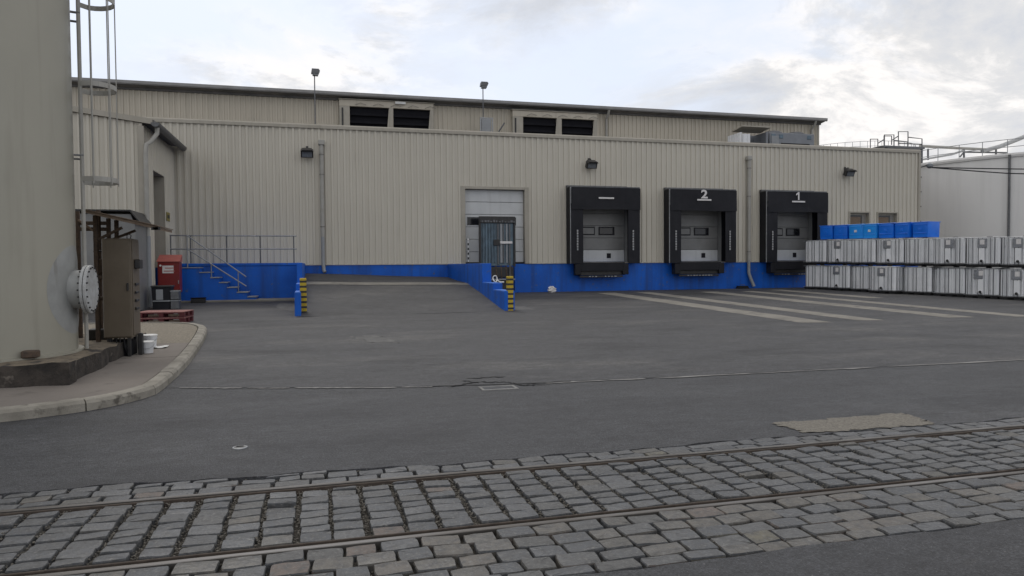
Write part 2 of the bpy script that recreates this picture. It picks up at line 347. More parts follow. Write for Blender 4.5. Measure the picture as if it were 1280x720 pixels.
# worn seam filler and cracks
def strip(pts, wid, lift, name, m, label):
    mb = MB(); q = []
    for i, p in enumerate(pts):
        a = Vector(pts[max(i - 1, 0)]); b_ = Vector(pts[min(i + 1, len(pts) - 1)]); d = (b_ - a).normalized(); n_ = Vector((-d.y, d.x)); ww = wid * (1 if not isinstance(wid, (list, tuple)) else 1)
        ww *= rnd.uniform(.35, 1.3) if 0 < i < len(pts) - 1 else .1
        for s_ in (-.5, .5): xx, yy = p[0] + n_.x * s_ * ww, p[1] + n_.y * s_ * ww; q.append((xx, yy, g(yy) + lift))
    mb.v = q; mb.f = [(2 * i, 2 * i + 1, 2 * i + 3, 2 * i + 2) for i in range(len(pts) - 1)]
    return tag(mb.build(name, m), label, kind='structure')
for a, b_, wd in ((-1.75, -.95, .08), (-.9, -.35, .07), (-.3, 1.0, .08), (1.05, 1.45, .05), (2.9, 4.4, .07), (4.5, 8.2, .08), (8.4, 15, .075)):
    strip([(x, seam_y(x) - .03) for x in [a + (b_ - a) * i / 24 for i in range(25)]], wd, .008, 'seam_filler', 'filler', 'pale worn filler along asphalt seam')
strip([(x, seam_y(x) + .015) for x in [-1.7 + i * .09 for i in range(100)]], .018, .0085, 'seam_crack', 'crack', 'thin dark crack along asphalt seam')
def wander(a, b_, n_, amp): return [(a[0] + (b_[0] - a[0]) * i / n_ + rnd.uniform(-amp, amp) * .4, a[1] + (b_[1] - a[1]) * i / n_ + rnd.uniform(-amp, amp)) for i in range(n_ + 1)]
P2 = lambda u, v: tuple(G(u, v)[:2])
for a, b_ in (((560, 484), (600, 478)), ((600, 478), (635, 478.5)), ((582, 474), (632, 471)), ((635, 478), (652, 482)), ((652, 482), (682, 481)), ((578, 476), (598, 479.5)), ((676, 479), (720, 477))):
    strip(wander(P2(*a), P2(*b_), 9, .04), .05, .0095, 'asphalt_crack', 'crack', 'ragged crack around the drain')
# drain
dc = Vector((2.26, 9.03, 0)); dr = thing('street_drain', 'small rectangular drain set in cracked asphalt seam', 'drain', dc)
mb = MB()
for x0, x1, y0, y1 in ((-.24, .24, -.14, -.1), (-.24, .24, .1, .14), (-.24, -.2, -.1, .1), (.2, .24, -.1, .1)): mb.box(x0, x1, y0, y1, -.03, .012, .004)
mb.build('frame', 'filler', dr, local=True)
MB().box(-.2, .2, -.1, .1, -.03, .004).build('grate_bed', 'void', dr, local=True)
for i in range(4): MB().box(-.199, .199, -.085 + i * .05, -.065 + i * .05, -.02, .009, .003).build('grate_bar', 'galv_dark', dr, local=True)
# small round cover
p = G(300, 560); cv = thing('valve_cover', 'small round pale metal valve cover in road asphalt', 'cover', (p.x, p.y, 0))
MB().lathe((0, 0, 0), [(.066, -.02), (.066, .008), (.06, .011)], 24).build('ring', 'galv', cv, local=True)
MB().lathe((0, 0, 0), [(.05, -.02), (.05, .012), (.044, .014)], 24).build('lid', 'filler', cv, local=True)
MB().box(-.03, .03, -.012, .012, .0145, .018).build('keyhole', 'void', cv, local=True)
# concrete strips, patch, stain
def sheet(name, m, poly, lift, label, sub=14, rag=.02):
    # quad poly p0 p1 p2 p3 subdivided with ragged outline
    mb = MB(); n_ = sub
    for i in range(n_ + 1):
        for j in range(n_ + 1):
            a = Vector(poly[0]).lerp(Vector(poly[1]), i / n_); b_ = Vector(poly[3]).lerp(Vector(poly[2]), i / n_); q = a.lerp(b_, j / n_)
            e = rag if i in (0, n_) or j in (0, n_) else 0
            x, y = q.x + rnd.uniform(-e, e), q.y + rnd.uniform(-e, e); mb.v.append((x, y, g(y) + lift))
    mb.f = [(i * (n_ + 1) + j, (i + 1) * (n_ + 1) + j, (i + 1) * (n_ + 1) + j + 1, i * (n_ + 1) + j + 1) for i in range(n_) for j in range(n_)]
    return tag(mb.build(name, m), label, kind='structure')
for x0, x1, yn, yf in ((11.5, 12.33, 15.2, 28.6), (13.28, 13.98, 15.3, 28.6), (16.09, 16.9, 15.3, 28.1), (18.05, 18.68, 15.0, 28.0), (19.9, 20.6, 22.5, 28.6)):
    sheet('concrete_strip', 'stripe_concrete', [(x0, yn), (x1, yn - .12), (x1, yf), (x0, yf)], .008, 'pale concrete wheel strip running out from docks', 20, .018)
sheet('concrete_patch', 'patch_concrete', [(4.4, 5.74), (5.86, 5.71), (5.97, 6.22), (4.36, 6.2)], .006, 'rough pale concrete patch beside cobbles', 24, .035)
p = [P2(440, 421), P2(470, 419), P2(505, 429), P2(460, 428)]
sheet('worn_patch', 'pale_stain', [p[0], p[3], p[2], p[1]], .0065, 'pale worn patch in yard asphalt', 10, .12)
sheet('worn_patch', 'pale_stain', [P2(345, 385), P2(376, 391), P2(368, 380), P2(350, 379)], .0065, 'pale concrete spot beside striped post', 8, .05)
sheet('worn_patch', 'pale_stain', [P2(642, 388), P2(668, 387), P2(655, 383), P2(640, 383)], .0065, 'pale concrete spot right of striped post', 8, .05)
# ------------------------------------------------------------------ cobbled track bed
mb = MB(); X = [-8 + i * .16 for i in range(138)]
mb.v = [(x, y, -.046) for x in X for y in (yS(x) + .013, 4.2, 5.4, yN(x) - .013)]
mb.f = [(i * 4 + j, (i + 1) * 4 + j, (i + 1) * 4 + j + 1, i * 4 + j + 1) for i in range(len(X) - 1) for j in range(3)]
bed = tag(mb.build('track_bed', 'bed'), 'cobbled strip carrying the two rails', kind='structure')
def sett_mesh(m):
    n_ = 16; o = []
    for k in range(n_):                          # rough rectangle: corners slightly broken, sides a little wavy
        side, q = divmod(k, 4); t = (-.46, -.2, .16, .46)[q] + rnd.uniform(-.02, .02)
        e = .5 - (rnd.uniform(.0, .035) if q in (0, 3) else rnd.uniform(-.012, .018))
        o.append(((t, -e), (e, t), (-t, e), (-e, -t))[side])
    mb = MB(); tx, ty = rnd.uniform(-.004, .004), rnd.uniform(-.0045, .003)
    zt = lambda x, y, d: d + x * tx * 2 + y * ty * 2
    for f_, z in ((1.0, -.05), (1.0, -.009), (.965, .0), (.7, .003)):
        for x, y in o: mb.v.append((x * f_, y * f_, zt(x * f_, y * f_, z + rnd.uniform(-.0022, .0022)) if z > -.04 else z))
    mb.v.append((0, 0, .003))
    for l_ in range(3):
        for k in range(n_): mb.f.append((l_ * n_ + k, l_ * n_ + (k + 1) % n_, (l_ + 1) * n_ + (k + 1) % n_, (l_ + 1) * n_ + k))
    for k in range(n_): mb.f.append((3 * n_ + k, 3 * n_ + (k + 1) % n_, 4 * n_))
    return mb.mesh('sett', m)
SM = {m: [sett_mesh(m) for _ in range(22)] for m in ('sett_grey', 'sett_tan')}
for ms in SM.values():
    for me in ms: me.polygons.foreach_set('use_smooth', [True] * len(me.polygons)); me.set_sharp_from_angle(angle=R(14))
setts = []; colj = []
def sett(x, y, sx, sy, m, rz=0., dz=0.): setts.append((x, y, sx, sy, m, rz, dz))
x = -7.6
while x < 13.6:                                   # between the rails: courses across the track
    wd = rnd.uniform(.165, .2); y = RAIL_S + .085 + rnd.uniform(-.006, .02); top = RAIL_N - .078; drift = rnd.uniform(-.01, .01)
    while y < top - .05:
        ln = min(rnd.choice((.125, .135, .14, .15, .16)) + rnd.uniform(-.006, .006), top - y)
        if ln > .05:
            sett(x + wd / 2 + drift * (y - 4.8) + rnd.uniform(-.006, .006), y + ln / 2, wd * rnd.uniform(.95, 1.03), ln - rnd.uniform(.014, .022), 'sett_tan' if rnd.random() < .05 else 'sett_grey', rnd.gauss(0, .022), rnd.uniform(-.008, .005) - (.02 if rnd.random() < .05 else 0))
        y += ln
    gp_ = rnd.uniform(.02, .042); colj.append((x + wd + gp_ / 2, gp_, drift)); x += wd + gp_
def row(y, dy, w0, w1, tan):
    x = -7.6 + rnd.uniform(0, .2)
    while x < 13.6:
        wd = rnd.uniform(w0, w1); yy = y if not callable(y) else y(x)
        sett(x + wd / 2, yy + rnd.uniform(-.008, .008), wd, dy * rnd.uniform(.95, 1.03), 'sett_tan' if rnd.random() < tan else 'sett_grey', rnd.gauss(0, .025), rnd.uniform(-.008, .004))
        x += wd + rnd.uniform(.008, .026)
row(RAIL_S - .108, .145, .16, .23, .72); row(RAIL_S - .264, .145, .16, .23, .72); row(RAIL_S - .42, .145, .16, .24, .72); row(RAIL_S - .576, .145, .17, .25, .75); row(RAIL_S - .705, .105, .17, .26, .75)
row(RAIL_N + .1, .125, .15, .26, .25); row(lambda x: min(yN(x) - .075, RAIL_N + .24), .125, .15, .27, .3)
x = -7.5
while x < 1:                                     # a third, narrow row where the strip widens
    wd = rnd.uniform(.16, .26); lo_, hi_ = RAIL_N + .315, yN(x + wd / 2) - .012
    if hi_ - lo_ > .045: sett(x + wd / 2, (lo_ + hi_) / 2, wd, hi_ - lo_, 'sett_grey', 0, -.003)
    x += wd + .02
setts = [s for s in setts if yS(s[0]) + s[3] * .5 - .03 < s[1] < yN(s[0]) - s[3] * .42 + .03]
def inview(x, y):
    d = Vector((x, y, -CZ)); z = d.dot(fw)
    if z < .3: return None
    return (640 + F * d.dot(RT) / z, 360 - F * d.dot(UP) / z, z)
sc_ = []
for s in setts:
    q = inview(s[0], s[1]); ok = q and -15 < q[0] < 1295 and q[1] < 735
    sc_.append(((s[2] * s[3] / q[2] ** 3) if ok else 0, s))
sc_.sort(key=lambda t: -t[0])
rest = MB()
for i, (a_, s) in enumerate(sc_):
    me = rnd.choice(SM[s[4]]); mtx = Matrix.Translation((s[0], s[1], s[6])) @ Matrix.Rotation(s[5] + rnd.choice((0, math.pi)), 4, 'Z') @ Matrix.Diagonal((s[2], s[3], 1, 1))
    if i < 300 and a_ > 0:
        o = bpy.data.objects.new('sett', me); col.objects.link(o); o.parent = bed; o.matrix_local = mtx
    else: rest.add([mtx @ v.co for v in me.vertices], [tuple(p_.vertices) for p_ in me.polygons])
o = rest.build('setts_beyond', 'sett_grey', bed); tag(o, kind='stuff')
# pebbles and grit in the joints
mb = MB()
for q_ in range(26000):
    if q_ < 20000:
        cj = rnd.choice(colj); y = rnd.uniform(RAIL_S + .08, RAIL_N - .08); x = cj[0] + cj[2] * (y - 4.8) + rnd.gauss(0, cj[1] * .45); z = rnd.uniform(-.04, -.006)
        if not -3.5 < x < 8.5: continue
    else:
        x = rnd.uniform(-3.5, 8.5); y = rnd.choice((rnd.uniform(yS(x) + .02, RAIL_S - .05), rnd.uniform(RAIL_N + .05, yN(x) - .02), RAIL_S + rnd.uniform(.08, .1), RAIL_N - rnd.uniform(.08, .1))); z = rnd.uniform(-.032, -.01)
    r_ = rnd.uniform(.003, .0085)
    vv = [Vector((1, 0, 0)), Vector((0, 1, 0)), Vector((-1, 0, 0)), Vector((0, -1, 0)), Vector((0, 0, .7)), Vector((0, 0, -.7))]
    mb.add([Vector((x, y, z)) + q * r_ * rnd.uniform(.7, 1.4) for q in vv], [(0, 1, 4), (1, 2, 4), (2, 3, 4), (3, 0, 4), (1, 0, 5), (2, 1, 5), (3, 2, 5), (0, 3, 5)])
tag(mb.build('joint_grit', 'pebble', bed), kind='stuff')
# rails
def rail(y, s_, label):
    t = thing('track_rail', label, 'rail', (2, y, 0), 'rails set in the cobbles')
    X = [-8 + i * 1.4 for i in range(16)]; X[-1] = 13.9
    def ex(prof, name, m):
        mb = MB(); n_ = len(prof)
        for x in X: mb.v += [(x - 2, s_ * a, b_ + math.sin(x * 1.3) * .0015) for a, b_ in prof]
        mb.f = [(i * n_ + j, (i + 1) * n_ + j, (i + 1) * n_ + (j + 1) % n_, i * n_ + (j + 1) % n_) for i in range(len(X) - 1) for j in range(n_)]
        mb.build(name, m, t, local=True)
    ex([(-.026, -.045), (-.026, .0), (-.022, .004), (.01, .005), (.015, .0), (.015, -.045)], 'rail_head', 'rail_steel')
    ex([(.0155, -.045), (.0155, -.014), (.0545, -.012), (.0545, -.045)], 'groove_floor', 'bed')
    ex([(.055, -.045), (.055, .0), (.058, .004), (.066, .004), (.07, .0), (.072, -.045)], 'guard_lip', 'rail_side')
rail(RAIL_S, 1, 'grooved steel rail with weeds, four cobble rows from the road edge')
rail(RAIL_N, -1, 'grooved steel rail beside the concrete patch')
mb = MB()
for _ in range(420):
    x = rnd.gauss(1.62, .22) if rnd.random() < .75 else rnd.uniform(-2, 6); y = RAIL_S + .04 + rnd.gauss(0, .012); h = rnd.uniform(.012, .035); a = rnd.uniform(0, 6.28); q = Vector((math.cos(a), math.sin(a), 0))
    b0 = Vector((x, y, -.028)); mb.add([b0 - q * .002, b0 + q * .002, b0 + Vector((q.y, q.x, 0)) * h * .5 + Vector((0, 0, h))], [(0, 1, 2)])
tag(mb.build('weeds', 'weed'), 'tiny green weeds in the rail groove', 'weeds', kind='stuff')

# ------------------------------------------------------------------ pavement island with kerb (left)
KP = [(-16, 7.7), (-8, 7.95), (-4.6, 8.25), (-3.2, 8.59), (-2.43, 9.04), (-2.08, 9.5), (-1.94, 10.0), (-1.95, 12), (-2.1, 14.5), (-2.27, 16.4), (-2.42, 17.4), (-2.83, 18.24), (-3.6, 18.7), (-5, 18.85), (-9, 18.9), (-16, 18.9)]
def smooth_poly(P, n_):
    o = []
    for i in range(len(P) - 1):
        p0, p1, p2, p3 = (Vector(P[max(0, min(len(P) - 1, i + d))]) for d in (-1, 0, 1, 2))
        for k in range(n_):
            t = k / n_; o.append(.5 * ((2 * p1) + (p2 - p0) * t + (2 * p0 - 5 * p1 + 4 * p2 - p3) * t * t + (3 * p1 - p0 - 3 * p2 + p3) * t ** 3))
    o.append(Vector(P[-1])); return o
KS = smooth_poly(KP, 12)
KL = [0.]
for a, b_ in zip(KS, KS[1:]): KL.append(KL[-1] + (b_ - a).length)
def kat(s_):
    for i in range(len(KL) - 1):
        if s_ <= KL[i + 1]: break
    t = (s_ - KL[i]) / (KL[i + 1] - KL[i]); p_ = KS[i].lerp(KS[i + 1], t); d = (KS[i + 1] - KS[i]).normalized(); return p_, Vector((-d.y, d.x))
KW = .17
inner = []
for i in range(len(KS)):
    p_, n_ = kat(min(KL[i] + 1e-4, KL[-1] - 1e-4)); inner.append(p_ + n_ * (KW + .022))
pav = MB()
def xr(y):
    best = -16.
    for a, b_ in zip(inner, inner[1:]):
        if (a.y - y) * (b_.y - y) <= 0 and a.y != b_.y: best = max(best, a.x + (b_.x - a.x) * (y - a.y) / (b_.y - a.y))
    return best
ymin = min(p_.y for p_ in inner) + .01; ymax = max(p_.y for p_ in inner) - .01
mb = MB(); yy = [7.72 + i * .4 for i in range(29)]
mb.v = [(x, y, g(y) + .02) for y in yy for x in (-16, max(xr(y) + .1, -16))]; mb.f = [(2 * i, 2 * i + 1, 2 * i + 3, 2 * i + 2) for i in range(len(yy) - 1)]
pavement = tag(mb.build('pavement', 'joint_dark'), 'raised concrete pavement round the storage tank', kind='structure')
def slab(y0, y1, m, name):
    mb = MB(); n_ = max(2, int((y1 - y0) / .12)); yy = [y0 + (y1 - y0) * i / n_ for i in range(n_ + 1)]
    for y in yy: mb.v += [(-16, y, g(y) + .115), (xr(y), y, g(y) + .115), (xr(y), y, g(y) + .022)]
    for i in range(n_): a, b_ = 3 * i, 3 * i + 3; mb.f += [(a, a + 1, b_ + 1, b_), (a + 1, a + 2, b_ + 2, b_ + 1)]
    e = len(mb.v); mb.v += [(-16, y0, g(y0) + .022), (-16, y1, g(y1) + .022)]
    mb.f += [(0, e, 2, 1), (3 * n_, 3 * n_ + 1, 3 * n_ + 2, e + 1)]
    return mb.build(name, m, pavement)
slab(ymin, 12.42, 'paving', 'paving_slab'); slab(12.45, 14.3, 'paving', 'paving_slab'); slab(14.31, ymax, 'gravelly', 'gravel_bed')
s_ = 0.
while s_ < KL[-1] - .3:
    e_ = min(s_ + rnd.uniform(.94, 1.02), KL[-1]); mb = MB(); dz = rnd.uniform(-.006, .006); n_ = 5
    for k in range(n_):
        p_, q = kat(s_ + .008 + (e_ - s_ - .016) * k / (n_ - 1)); z = g(p_.y) + dz
        for d, h in ((0, -.02), (.004, .085), (.03, .122), (.06, .13), (KW, .13), (KW, -.02)): mb.v.append((p_.x + q.x * d, p_.y + q.y * d, z + h))
    for k in range(n_ - 1):
        for j in range(6): mb.f.append((k * 6 + j, k * 6 + (j + 1) % 6, k * 6 + 6 + (j + 1) % 6, k * 6 + 6 + j))
    mb.f += [(5, 4, 3, 2, 1, 0), tuple((n_ - 1) * 6 + j for j in range(6))]
    mb.build('kerb_stone', 'kerb', pavement); s_ = e_
def zp(y): return g(y) + .115

# ------------------------------------------------------------------ warehouse
D = 30.3; ZB = 1.66; ZT = 7.3; XE = 29.88; XW = -14.0
PITCHX = .25
PROF = [(0, 0), (.135, 0), (.152, .045), (.233, .045)]         # flat pan, rib standing proud
def profile(x0, x1):
    o = []; k = math.floor(x0 / PITCHX)
    def dep(x):
        t = x % PITCHX; q = PROF + [(PITCHX, 0)]
        for (a, b_), (c, d) in zip(q, q[1:]):
            if a <= t <= c: return b_ + (d - b_) * (t - a) / (c - a)
        return 0
    o.append((x0, dep(x0)))
    while k * PITCHX < x1:
        for a, b_ in PROF:
            x = k * PITCHX + a
            if x0 + 1e-3 < x < x1 - 1e-3: o.append((x, b_))
        k += 1
    o.append((x1, dep(x1))); return o
def clad_x(x0, x1, z0, z1, y, name, m, parent):               # faces -Y
    mb = MB(); p_ = profile(x0, x1)
    for x, d in p_: mb.v += [(x, y - d, z0), (x, y - d, z1)]
    mb.f = [(2 * i, 2 * i + 2, 2 * i + 3, 2 * i + 1) for i in range(len(p_) - 1)]
    return mb.build(name, m, parent)
def clad_y(y0, y1, z0, z1, x, name, m, parent, sgn=1):        # faces +X (sgn 1)
    mb = MB(); p_ = profile(y0, y1)
    for y, d in p_: mb.v += [(x + sgn * d, y, z0), (x + sgn * d, y, z1)]
    mb.f = [(2 * i, 2 * i + 2, 2 * i + 3, 2 * i + 1) for i in range(len(p_) - 1)]
    return mb.build(name, m, parent)
wh = thing('warehouse', 'long beige corrugated warehouse with loading docks and blue plinth', 'building', (8, D, .4))
SH = []                                                       # dock shelters: x0 x1 z0 z1 of the opening
for ul, ur in ((713, 800), (837, 920.5), (958.5, 1034.5)):
    a, b_ = PY(ul, 236, 29.7).x, PY(ur, 236, 29.7).x; SH.append((a, b_))
door = (6.18, 8.82, ZB - .02, 4.86)
wins = [(25.69, 26.8, 2.75, 4.08), (27.37, 28.5, 2.75, 4.08)]
openings = [door] + [((a + b_) / 2 - 1.62, (a + b_) / 2 + 1.62, ZB - .02, 4.6) for a, b_ in SH] + wins
xb = sorted({XW, XE} | {o_[0] for o_ in openings} | {o_[1] for o_ in openings})
for a, b_ in zip(xb, xb[1:]):
    hit = [o_ for o_ in openings if o_[0] < (a + b_) / 2 < o_[1]]
    if not hit: clad_x(a, b_, ZB, ZT - .12, D, 'cladding', 'cladding', wh)
    else:
        o_ = hit[0]; clad_x(a, b_, o_[3], ZT - .12, D, 'cladding', 'cladding', wh)
        if o_[2] > ZB: clad_x(a, b_, ZB, o_[2], D, 'cladding', 'cladding', wh)
mb = MB(); mb.prism([(XW, D - .085, ZT - .14), (XW, D - .085, ZT - .02), (XW, D - .05, ZT + .03), (XW, D + .35, ZT + .03), (XW, D + .35, ZT - .02), (XW, D - .04, ZT - .06), (XW, D - .07, ZT - .14)], (XE - XW + .05, 0, 0))
mb.build('parapet_flashing', 'trim', wh)
for x0, x1 in ((XW, door[0]), (door[1], XE)): MB().prism([(x0, D - .07, ZB - .015), (x0, D - .07, ZB), (x0, D, ZB + .03), (x0, D + .02, ZB - .015)], (x1 - x0, 0, 0)).build('drip_sill', 'pale_pipe', wh)
MB().box(XE - .06, XE + .09, D - .06, D + .12, ZB, ZT - .14, .01).build('corner_trim', 'trim', wh)
for i in range(7): MB().lathe((XE + .1, D - .02, 2.2 + i * .75), [(.03, 0), (.03, .05)], 8, 'x').build('bolt_cap', 'black_metal', wh)
clad_y(D + .12, 58, .4, ZT - .05, XE, 'end_cladding', 'cladding', wh)
MB().box(XW, XE - .02, D + .34, 58, ZT - .3, ZT - .15).build('roof', 'roofing', wh)
MB().box(XW, XE - .03, 57.8, 58, .4, ZT - .31).build('back_wall', 'cladding', wh)
MB().box(XW + .02, XW + .2, D + .1, 57.7, .4, ZT - .31).build('west_wall', 'cladding', wh)
# plinth in segments, notch at the lift (5.9..8.4)
for x0, x1 in ((XW, 6.35), (8.35, XE)): MB().box(x0, x1, D - .03, D + .3, .3, ZB - .016).build('plinth', 'blue_paint', wh)
MB().box(6.351, 8.349, D + .1, D + .3, .3, ZB - .016).build('plinth', 'blue_paint', wh)
# sectional door
x0, x1, z0, z1 = door
for q in ((x0 - .19, x0, z0, z1 + .12), (x1, x1 + .19, z0, z1 + .12)): MB().box(q[0], q[1], D - .07, D + .22, q[2], q[3], .008).build('door_jamb', 'trim', wh)
MB().box(x0 + .001, x1 - .001, D - .065, D + .22, z1, z1 + .12, .008).build('door_head', 'trim', wh)
sd_ = MB().box(x0, x1, D + .19, D + .23, z0, z1).build('sectional_door', 'door_grey', wh)
nz = 6; hz = (z1 - z0) / nz
for i in range(nz):
    pn = MB().box(x0 + .01, x1 - .01, D + .14, D + .189, z0 + i * hz + .008, z0 + (i + 1) * hz - .008, .012).build('door_panel', 'door_white', sd_)
for xa in (6.3, 7.1, 7.95):
    MB().box(xa, xa + .52, D + .12, D + .139, z0 + 2 * hz + .62, z0 + 2 * hz + .96, .01).build('door_window', 'glass_dark', sd_)
MB().box(x0 + .01, x1 - .01, D + .1, D + .139, z0, z0 + .09).build('bottom_seal', 'black_rubber', sd_)
# dock doors inside the shelters
for (a, b_) in SH:
    c = (a + b_) / 2; x0, x1 = c - 1.3, c + 1.3
    for xa, xe in ((c - 1.62, x0 - .031), (x1 + .031, c + 1.62)): MB().box(xa, xe, D + .02, D + .06, ZB - .02, 4.6).build('door_surround', 'black_rubber', wh)
    MB().box(c - 1.62, c + 1.62, D + .02, D + .049, 4.481, 4.6).build('door_surround', 'black_rubber', wh)
    dd = MB().box(x0, x1, D + .36, D + .4, ZB - .02, 4.45).build('dock_door', 'door_grey', wh)
    for i, (za, zb) in enumerate(((ZB + .05, 2.25), (2.25, 2.8), (2.8, 3.35), (3.35, 3.9), (3.9, 4.45))):
        pn = MB().box(x0 + .01, x1 - .01, D + .31, D + .359, za + .006, zb - .006, .012).build('door_panel', 'door_white' if i == 0 else 'door_grey', dd)  # upper grey-beige is darkened further, painting in the shade of the recess
    for k, xa in enumerate((x0 - .25, x0 + .36, x0 + 1.32)):
        xa2 = max(xa, x0 + .02); xe = xa + (.36 if k == 0 else .78)
        wn = MB().box(xa2, xe, D + .285, D + .309, 2.93, 3.3, .01).build('door_window', 'black_rubber', dd)
        MB().box(xa2 + .05, xe - .05, D + .275, D + .2845, 2.98, 3.25).build('pane', 'glass_dark' if k != 1 else 'door_grey', wn)
    MB().box(x0 + 1.72, x0 + 1.92, D + .29, D + .309, 1.88, 2.1, .005).build('hatch', 'black_rubber', dd)
    for xa in (x0 - .03, x1): MB().box(xa, xa + .03, D + .05, D + .37, ZB, 4.45).build('door_reveal', 'door_grey', wh)
    MB().box(x0, x1, D + .05, D + .37, 4.451, 4.48).build('door_reveal', 'door_grey', wh)
# small windows by the end
for x0, x1, z0, z1 in wins:
    wn = MB().box(x0, x1, D + .12, D + .2, z0, z1).build('window', 'trim', wh)
    for q in ((x0 - .06, x0, z0 - .06, z1 + .06), (x1, x1 + .06, z0 - .06, z1 + .06)): MB().box(q[0], q[1], D - .06, D + .12, q[2], q[3]).build('frame', 'trim', wn)
    MB().box(x0, x1, D - .06, D + .12, z1, z1 + .06).build('frame', 'trim', wn); MB().box(x0 + .001, x1 - .001, D - .065, D + .119, z0 - .06, z0).build('sill', 'trim', wn)
    MB().box(x0 + .05, x1 - .3, D + .1, D + .119, z0 + .05, z1 - .1).build('pane', 'glass_dark', wn)
    MB().box(x0 + .1, x1 - .38, D + .085, D + .099, z0 + .1, z1 - .2).build('blind', 'timber', wn)
    MB().box(x1 - .28, x1 - .05, D + .1, D + .119, z0 + .05, z1 - .1).build('shutter', 'fascia', wn)
# downpipes
def downpipe(x, ztop, pts, split):
    t = MB().tube([(x, D - .16, ztop)] + [(x, D - .16, split)], .085, 12).build('downpipe', 'pale_pipe', wh, smooth=True)
    MB().tube([(x, D - .16, split)] + pts, .075, 12).build('pipe_foot', 'grey_paint', t, smooth=True)
    MB().box(x - .12, x + .12, D - .27, D - .045, ztop - .12, ztop + .08, .02).build('hopper', 'pale_pipe', t)
    for z in (ztop - .5, (ztop + split) / 2 + .6, split + .4): MB().tube([(x, D - .16, z - .02), (x, D - .16, z + .02)], .1, 12).build('bracket', 'fascia', t)
downpipe(.28, 6.6, [(.28, D - .16, 1.75), (.3, D - .2, 1.45), (.34, D - .25, 1.36)], 2.8)
downpipe(19.88, 6.6, [(19.88, D - .16, 1.15), (19.97, D - .2, .85), (20.1, D - .26, .5)], 1.75)

# wall lights
def floodlight(x, z, label):
    t = thing('wall_light', label, 'light', (x, D - .05, z), 'floodlights on the warehouse wall')
    MB().box(-.05, .05, 0, .05, .12, .34, .01).build('mounting_plate', 'black_metal', t, local=True)
    MB().tube([(0, 0, .24), (0, -.18, .27), (0, -.26, .14)], .025, 8).build('bracket', 'black_metal', t, local=True)
    m_ = Matrix.Translation((0, -.28, 0)) @ Matrix.Rotation(R(26), 4, 'X')
    h = MB().prism([(-.24, -.08, -.15), (.24, -.08, -.15), (.24, -.08, .13), (.17, -.08, .19), (-.17, -.08, .19), (-.24, -.08, .13)], (0, .2, 0)).xf(m_).build('housing', 'black_metal', t, local=True)
    MB().box(-.19, .19, -.1, -.081, -.12, .1, .004).xf(m_).build('lens', 'lamp_glass', h, local=True)
    MB().prism([(-.25, -.08, .14), (.25, -.08, .14), (.18, -.08, .205), (-.18, -.08, .205)], (0, -.12, 0)).xf(m_).build('visor', 'black_metal', h, local=True)
floodlight(-.28, 6.1, 'black floodlight on wall beside the left downpipe')
floodlight(11.83, 6.0, 'black floodlight on wall above dock without a number')
floodlight(25.39, 6.0, 'black floodlight on wall above the small windows')

